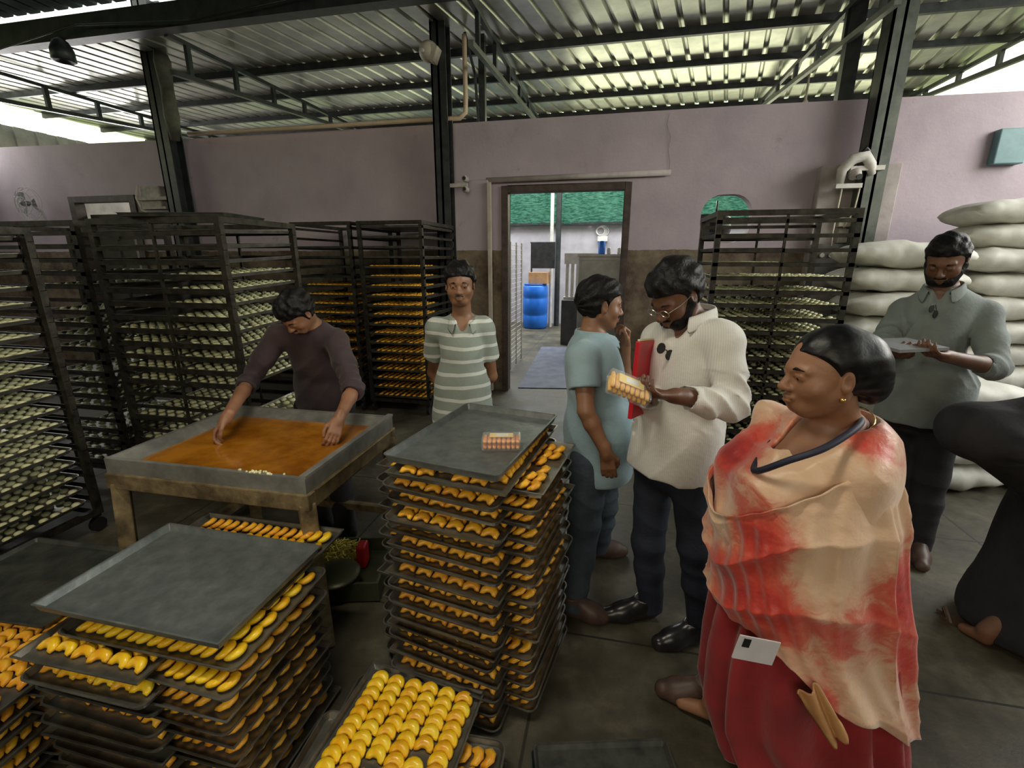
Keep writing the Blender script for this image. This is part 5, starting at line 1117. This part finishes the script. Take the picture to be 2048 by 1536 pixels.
# === woman in the red and cream shawl ============================================
def shawl_material():
    m = bpy.data.materials.new('red_and_cream_shawl'); m.use_nodes = True; nt = m.node_tree; N = nt.nodes; L = nt.links; b = N['Principled BSDF']; b.inputs['Roughness'].default_value = .42; b.inputs['Sheen Weight'].default_value = .4
    tc = N.new('ShaderNodeTexCoord'); mp = N.new('ShaderNodeMapping'); mp.inputs['Location'].default_value = (2.3, .7, .35); mp.inputs['Rotation'].default_value = (.2, .5, .3); mp.inputs['Scale'].default_value = (1.5, 1.0, 2.0); L.new(tc.outputs['Object'], mp.inputs[0])
    at_n = N.new('ShaderNodeAttribute'); at_n.attribute_name = 'dye'
    n = N.new('ShaderNodeTexNoise'); n.inputs['Scale'].default_value = 9; n.inputs['Detail'].default_value = 8; n.inputs['Roughness'].default_value = .7; n.inputs['Distortion'].default_value = .8; L.new(mp.outputs[0], n.inputs['Vector'])
    ad = N.new('ShaderNodeMath'); ad.operation = 'MULTIPLY_ADD'; ad.inputs[1].default_value = .55; L.new(n.outputs['Fac'], ad.inputs[0]); L.new(at_n.outputs['Fac'], ad.inputs[2])
    r = N.new('ShaderNodeValToRGB'); els = [(.34, (.74, .50, .33)), (.48, (.66, .34, .22)), (.56, (.60, .13, .075)), (.68, (.58, .045, .026)), (.84, (.30, .012, .014))]
    for i, (p_, c_) in enumerate(els):
        e_ = r.color_ramp.elements[i] if i < 2 else r.color_ramp.elements.new(p_); e_.position = p_; e_.color = (*c_, 1)
    L.new(ad.outputs[0], r.inputs[0]); L.new(r.outputs[0], b.inputs['Base Color'])
    n2 = N.new('ShaderNodeTexNoise'); n2.inputs['Scale'].default_value = 34; n2.inputs['Detail'].default_value = 6; bu = N.new('ShaderNodeBump'); bu.inputs['Strength'].default_value = .35; bu.inputs['Distance'].default_value = .01; L.new(tc.outputs['Object'], n2.inputs['Vector']); L.new(n2.outputs['Fac'], bu.inputs['Height']); L.new(bu.outputs[0], b.inputs['Normal'])
    return m
M_shawl = shawl_material()
M_red = mat('deep_red_dress', (.20, .006, .010), (.33, .012, .016), rough=.75, scale=4, bump=.3, bscale=30, sheen=.2)
f = nrm((-.93, -.36, 0)); sd = V3(f[1]*-1, f[0], 0)      # sd = her left (towards camera)
sdL = V3(-f[1], f[0], 0)
p = Person('woman with tied-back black hair in a red and cream shawl over a red dress', SK3, (.78, 1.42), .0048)
head = W_(1655, 748, 1.28); neck = W_(1680, 855, 1.34)
sL, sR = W_(1712, 945, 1.22), W_(1580, 885, 1.50)
eL, eR = W_(1690, 1070, 1.24), W_(1545, 1040, 1.46); wL, wR = W_(1570, 1120, 1.24), W_(1510, 1120, 1.36)
pc = W_(1622, 1190, 1.37); hL, hR = pc+V3(.03, -.08, 0), pc+V3(-.03, .08, 0)
aL, aR = V3(pc[0], 1.30, .09), G_(1425, 1408, .09)
p.body(head, (-.97, -.14, -.06), (0, 0, 1), neck, sL, sR, eL, eR, wL, wR, hL, hR, V3(pc[0], 1.29, .42), V3(pc[0]-.07, 1.45, .40), aL, aR, aL+V3(-.03, -.01, -.06), G_(1330, 1388, .03), f, hs=.95, fat=.006, chest=1.0, arm=.98, nose=1.0, extra=lambda F, s: (F.chain([A3(neck)+V3(0, 0, -.03), W_(1640, 890, 1.30), W_(1580, 918, 1.29)], [.055, .06, .045], k=.05)))
J = p.J; up = J['up']; T = J['T']
# garment outline: (row, left, right) of the figure standing about 1.35 m away; turned into heights, centres and half widths
YC = 1.36; FH = V3(-_sy, _cy, 0); RH = V3(_cy, _sy, 0)
def table(rows):
    out = []
    for py, l, r, d in rows:
        a = W_(l, py, YC-(0)*.1); b = W_(r, py, YC); c = mid(a, b); out.append((c[2], c[0], c[1], np.linalg.norm((b-a)[:2])/2*.93, d))
    out.sort(); return np.array(out)
TS = table(((846, 1610, 1738, .11), (872, 1545, 1755, .15), (905, 1482, 1772, .19), (950, 1440, 1784, .21), (1000, 1414, 1790, .225), (1100, 1408, 1797, .23), (1200, 1412, 1803, .235), (1300, 1424, 1812, .235), (1400, 1436, 1818, .235), (1536, 1450, 1822, .24)))
TD = table(((1000, 1450, 1770, .19), (1100, 1440, 1775, .19), (1200, 1425, 1785, .20), (1300, 1406, 1800, .21), (1400, 1396, 1806, .215), (1480, 1420, 1810, .22), (1536, 1450, 1812, .22), (1600, 1470, 1812, .22), (1650, 1480, 1812, .22)))
def at_(tab, z): return [np.interp(z, tab[:, 0], tab[:, i]) for i in (1, 2, 3, 4)]
def loft(name, m, tab, ztop, zbot, n=150, k=90, off=0., fold=None, t0=0., t1=2*math.pi, thick=.005, sh=.8):
    V = []; Q = []; closed = abs(t1-t0-2*math.pi) < 1e-6; nn_ = n if closed else n+1
    for i in range(nn_):
        th = t0+(t1-t0)*i/n; zt, zb = ztop(th), zbot(th)
        for j in range(k+1):
            t = j/k; z = zt+(zb-zt)*t; cx, cy, a, b = at_(tab, z); ca, sa = -math.cos(th), -math.sin(th)
            ca = math.copysign(abs(ca)**sh, ca); sa = math.copysign(abs(sa)**sh, sa)
            r = 1.; d = off+(fold(th, t, z) if fold else 0.)
            q = V3(cx, cy, z)+RH*ca*(a+d)+FH*sa*(b+d); V.append(q)
    for i in range(n):
        for j in range(k): a = i*(k+1)+j; b = ((i+1) % nn_)*(k+1)+j; Q.append((a, a+1, b+1, b))
    me = np_mesh(name, np.array(V), [np.array(Q)]); o = link_mesh(name, me, m, None, True)
    so = o.modifiers.new('so', 'SOLIDIFY'); so.thickness = thick; o.parent = p.t; o.matrix_parent_inverse = p.t.matrix_basis.inverted(); return o
R_ = math.radians
def ridge(x): return 1-2*abs(math.sin(x*.5))**.75
def ip(th, pts):
    d = math.degrees(th) % 360; xs = [q[0] for q in pts]; return float(np.interp(d, xs, [q[1] for q in pts]))
def zr(px, py, y): return float(W_(px, py, y)[2])
# dress
ztd = lambda th: zr(1600, 1010, 1.36); 
zbd = lambda th: .05+.012*math.sin(th*5)
loft('dress', M_red, TD, ztd, zbd, fold=lambda th, t, z: (.010+.020*t)*math.sin(th*11+2.2*math.sin(z*4)+1.5*math.sin(th*3))*min(1, t*3)-.05*t*max(0, math.cos(th-R_(75)))**6)
# blouse part of the shawl lying over both shoulders
F = Field(V3(.20, .80, .70), V3(1.35, 1.95, 1.50), .0055); P = lambda t, q=0., s_=0.: J['pel']+up*.60*t+J['f']*q+sdL*s_
F.ell(P(.80), (.165, .130, .15), T, k=.06); F.ell(P(.5, .02), (.165, .15, .24), T, k=.08)
F.cap(J['neck']-up*.085, sL-up*.01, .065, .056, k=.05); F.cap(J['neck']-up*.085, sR-up*.01, .060, .066, k=.05); F.cap(sL, mid(sL, eL, .6), .056, .062, k=.05); F.cap(sR, mid(sR, eR, .7), .070, .085, k=.05)
F.cap(sR+V3(-.02, 0, .0), W_(1535, 826, 1.50), .055, .036, k=.04)
F.chain([W_(1560, 865, 1.48), W_(1492, 935, 1.43), W_(1462, 1040, 1.38)], [.065, .070, .060], k=.08); F.chain([W_(1625, 915, 1.30), W_(1550, 985, 1.27), W_(1495, 1070, 1.28)], [.07, .085, .065], k=.08)
F.wrinkle(.007, 60, (.75, .2, .8), 4, warp=2.0)
F.ell(J['neck']+V3(-.015, -.01, .060), (.088, .095, .085), k=.012, op='s'); F.cap(J['neck']+f*.07+V3(0, 0, -.01), J['neck']+f*.20+sdL*-.02-V3(0, 0, .15), .056, .026, k=.02, op='s')
F.chain([W_(1640, 862, 1.24), W_(1590, 905, 1.215), W_(1545, 930, 1.22)], [.050, .042, .018], k=.012, op='s')
F.mesh('shawl_inner_layer', M_shawl, p.t, smooth=2)
# outer sweep of the shawl: top edge swings from the front up over the near shoulder, lower edge falls diagonally
def ztop2(th): return ip(th, [(0, zr(1415, 1012, 1.34)), (40, zr(1480, 1004, 1.2)), (80, zr(1590, 962, 1.14)), (110, zr(1680, 912, 1.16)), (140, zr(1750, 884, 1.24)), (180, zr(1785, 915, 1.34)), (230, zr(1700, 850, 1.5)), (300, zr(1560, 870, 1.5)), (360, zr(1415, 1012, 1.34))])
def zbot2(th): return ip(th, [(0, zr(1412, 1195, 1.34)), (30, zr(1450, 1235, 1.22)), (60, zr(1540, 1325, 1.14)), (85, zr(1625, 1425, 1.12)), (100, zr(1665, 1455, 1.12)), (125, zr(1740, 1500, 1.16)), (160, .30), (200, .30), (300, .62), (360, zr(1412, 1195, 1.34))])
def fold2(th, t, z):
    d = math.degrees(th) % 360; g = math.exp(-((d-140)/55)**2); w = math.sin(3*th+5*z)*.5+math.sin(9*z+th)*.4
    a = .010*ridge(16*t+3.2*math.sin(th-.5)+w*1.2)*(.25+.75*min(1, t*4))*(1-.5*g)
    b = .014*g*ridge(th*15+3*z+w)*min(1, t*2.5+.15)
    e = .010*math.exp(-(t/.03)**2)
    return a+b+e+.004*math.sin(23*th+17*z+3*w)
loft('shawl', M_shawl, TS, ztop2, zbot2, n=260, k=150, off=.006, fold=fold2)
# shawl end hanging with a yellowish border
V = []; Q = []; n, k = 30, 10; q0, q1 = W_(1612, 1372, 1.10), W_(1674, 1474, 1.07); ax = nrm(q1-q0); cr = nrm(np.cross(ax, FH))
for i in range(n+1):
    t = i/n; c = mid(q0, q1, t); wd = .030-.008*t
    for j in range(k+1):
        u = j/k-.5; V.append(c+cr*u*wd*2-FH*(.010+.012*math.cos(u*9+t*4)))
for i in range(n):
    for j in range(k): a = i*(k+1)+j; Q.append((a, a+1, a+k+2, a+k+1))
me = np_mesh('shawl_border', np.array(V), [np.array(Q)]); o = link_mesh('shawl_border', me, mat('ochre_shawl_border', (.36, .15, .06), (.48, .28, .11), rough=.5, scale=12, bump=.2), None, True); so = o.modifiers.new('so', 'SOLIDIFY'); so.thickness = .004; o.parent = p.t; o.matrix_parent_inverse = p.t.matrix_basis.inverted()
# tie-dye pattern of the cloth: red and cream patches fixed to the fabric
DYE = [(1470, 890, 1.4, .10, 1), (1745, 885, 1.2, .05, .8), (1535, 1075, 1.15, .12, 1), (1455, 1165, 1.25, .10, .9), (1768, 1170, 1.25, .11, 1), (1775, 1300, 1.25, .09, .9), (1560, 1235, 1.12, .09, .7), (1650, 1420, 1.1, .07, .8), (1500, 1290, 1.2, .06, .6), (1700, 1290, 1.12, .05, .5),
       (1620, 965, 1.15, .12, -1), (1690, 1090, 1.13, .12, -.9), (1430, 1030, 1.3, .07, -.9), (1640, 1170, 1.12, .08, -.7), (1750, 1020, 1.2, .08, -1), (1735, 1390, 1.15, .10, -.8), (1530, 830, 1.5, .05, -1), (1570, 1340, 1.12, .06, -.3)]
DYE = [(W_(a, b, c), r, w) for a, b, c, r, w in DYE]
for o in [q for q in p.t.children if q.name.startswith('shawl') and 'border' not in q.name]:
    me = o.data; co = np.empty(len(me.vertices)*3, np.float32); me.vertices.foreach_get('co', co); co = co.reshape(-1, 3); v = np.full(len(co), .20, np.float32)
    for c_, r_, w_ in DYE: v += .34*w_*np.exp(-((co-c_)**2).sum(1)/(r_*r_))
    at_r = me.attributes.new('dye', 'FLOAT', 'POINT'); at_r.data.foreach_set('value', v)
p.hair(front=.066, vol=.007, rough=.0018, style='bun', seed=2, back=-.085)
# hair tail over the nape, lanyard, earring, chain
part(MB().lathe([(0, -.006), (.006, -.003), (.006, .003), (0, .006)], 10, Matrix.Translation(Vector(J['head']+J['R']@V3(-.079, .004, -.045)))), 'earring', mat('gold', (.8, .5, .18), rough=.25, metal=.9), p, smooth=True)
nk = J['neck']; pts = [nk+up*.055-f*.085, nk+up*.05+sdL*.075-f*.04, nk+up*.0+sdL*.095+f*.05, nk-up*.07+sdL*.06+f*.145, nk-up*.15+f*.200+sdL*.0, nk-up*.07-sdL*.05+f*.15, nk+up*.01-sdL*.08+f*.06, nk+up*.05-sdL*.07-f*.03]
def ribbon(pts, w, th, closed=True):
    P_ = [Vector(q) for q in pts]; S2 = []; n = len(P_); sub = 6
    for i in range(n if closed else n-1):
        a, b, c, d = P_[i-1] if (closed or i) else P_[0], P_[i], P_[(i+1) % n], P_[(i+2) % n] if closed else P_[min(i+2, n-1)]
        for s_ in range(sub):
            t = s_/sub; S2.append(.5*((2*b)+(c-a)*t+(2*a-5*b+4*c-d)*t*t+(-a+3*b-3*c+d)*t**3))
    return S2
pts = [W_(1706, 832, 1.36), W_(1720, 848, 1.24), W_(1655, 893, 1.165), W_(1580, 920, 1.165), W_(1508, 941, 1.235), W_(1540, 888, 1.36), W_(1590, 846, 1.43), W_(1650, 820, 1.44)]
rb = MB(); rb.tube(ribbon(pts, 0, 0), .0085, seg=8, closed=True); part(rb, 'lanyard', mat('navy_lanyard', (.012, .014, .035), (.03, .032, .06), rough=.6), p, smooth=True)
pts2 = [nk+up*.05-f*.07, nk+up*.03+sdL*.074-f*.02, nk-up*.02+sdL*.065+f*.07, nk-up*.06+f*.13, nk-up*.02-sdL*.06+f*.075, nk+up*.04-sdL*.07-f*.02]
part(MB().tube(ribbon(pts2, 0, 0), .002, seg=5, closed=True), 'gold_chain', mat('gold_chain', (.8, .5, .18), rough=.25, metal=.9), p)
cc = W_(1512, 1300, 1.075); cd = MB().box(-.052, .052, -.002, .002, -.036, .036, Matrix.Translation(Vector(cc)) @ Matrix.Rotation(.15, 4, 'Z') @ Matrix.Rotation(math.radians(10), 4, 'Y')); part(cd, 'id_card', mat('white_card', (.60, .58, .62), (.70, .68, .72), rough=.5, scale=8), p)
part(MB().box(-.040, -.022, -.004, -.002, .005, .030, Matrix.Translation(Vector(cc)) @ Matrix.Rotation(.15, 4, 'Z') @ Matrix.Rotation(math.radians(10), 4, 'Y')), 'card_clip', M_blackp, p)
shoe('shoe', G_(1432, 1412), G_(1310, 1385), M_brleather, p.t)
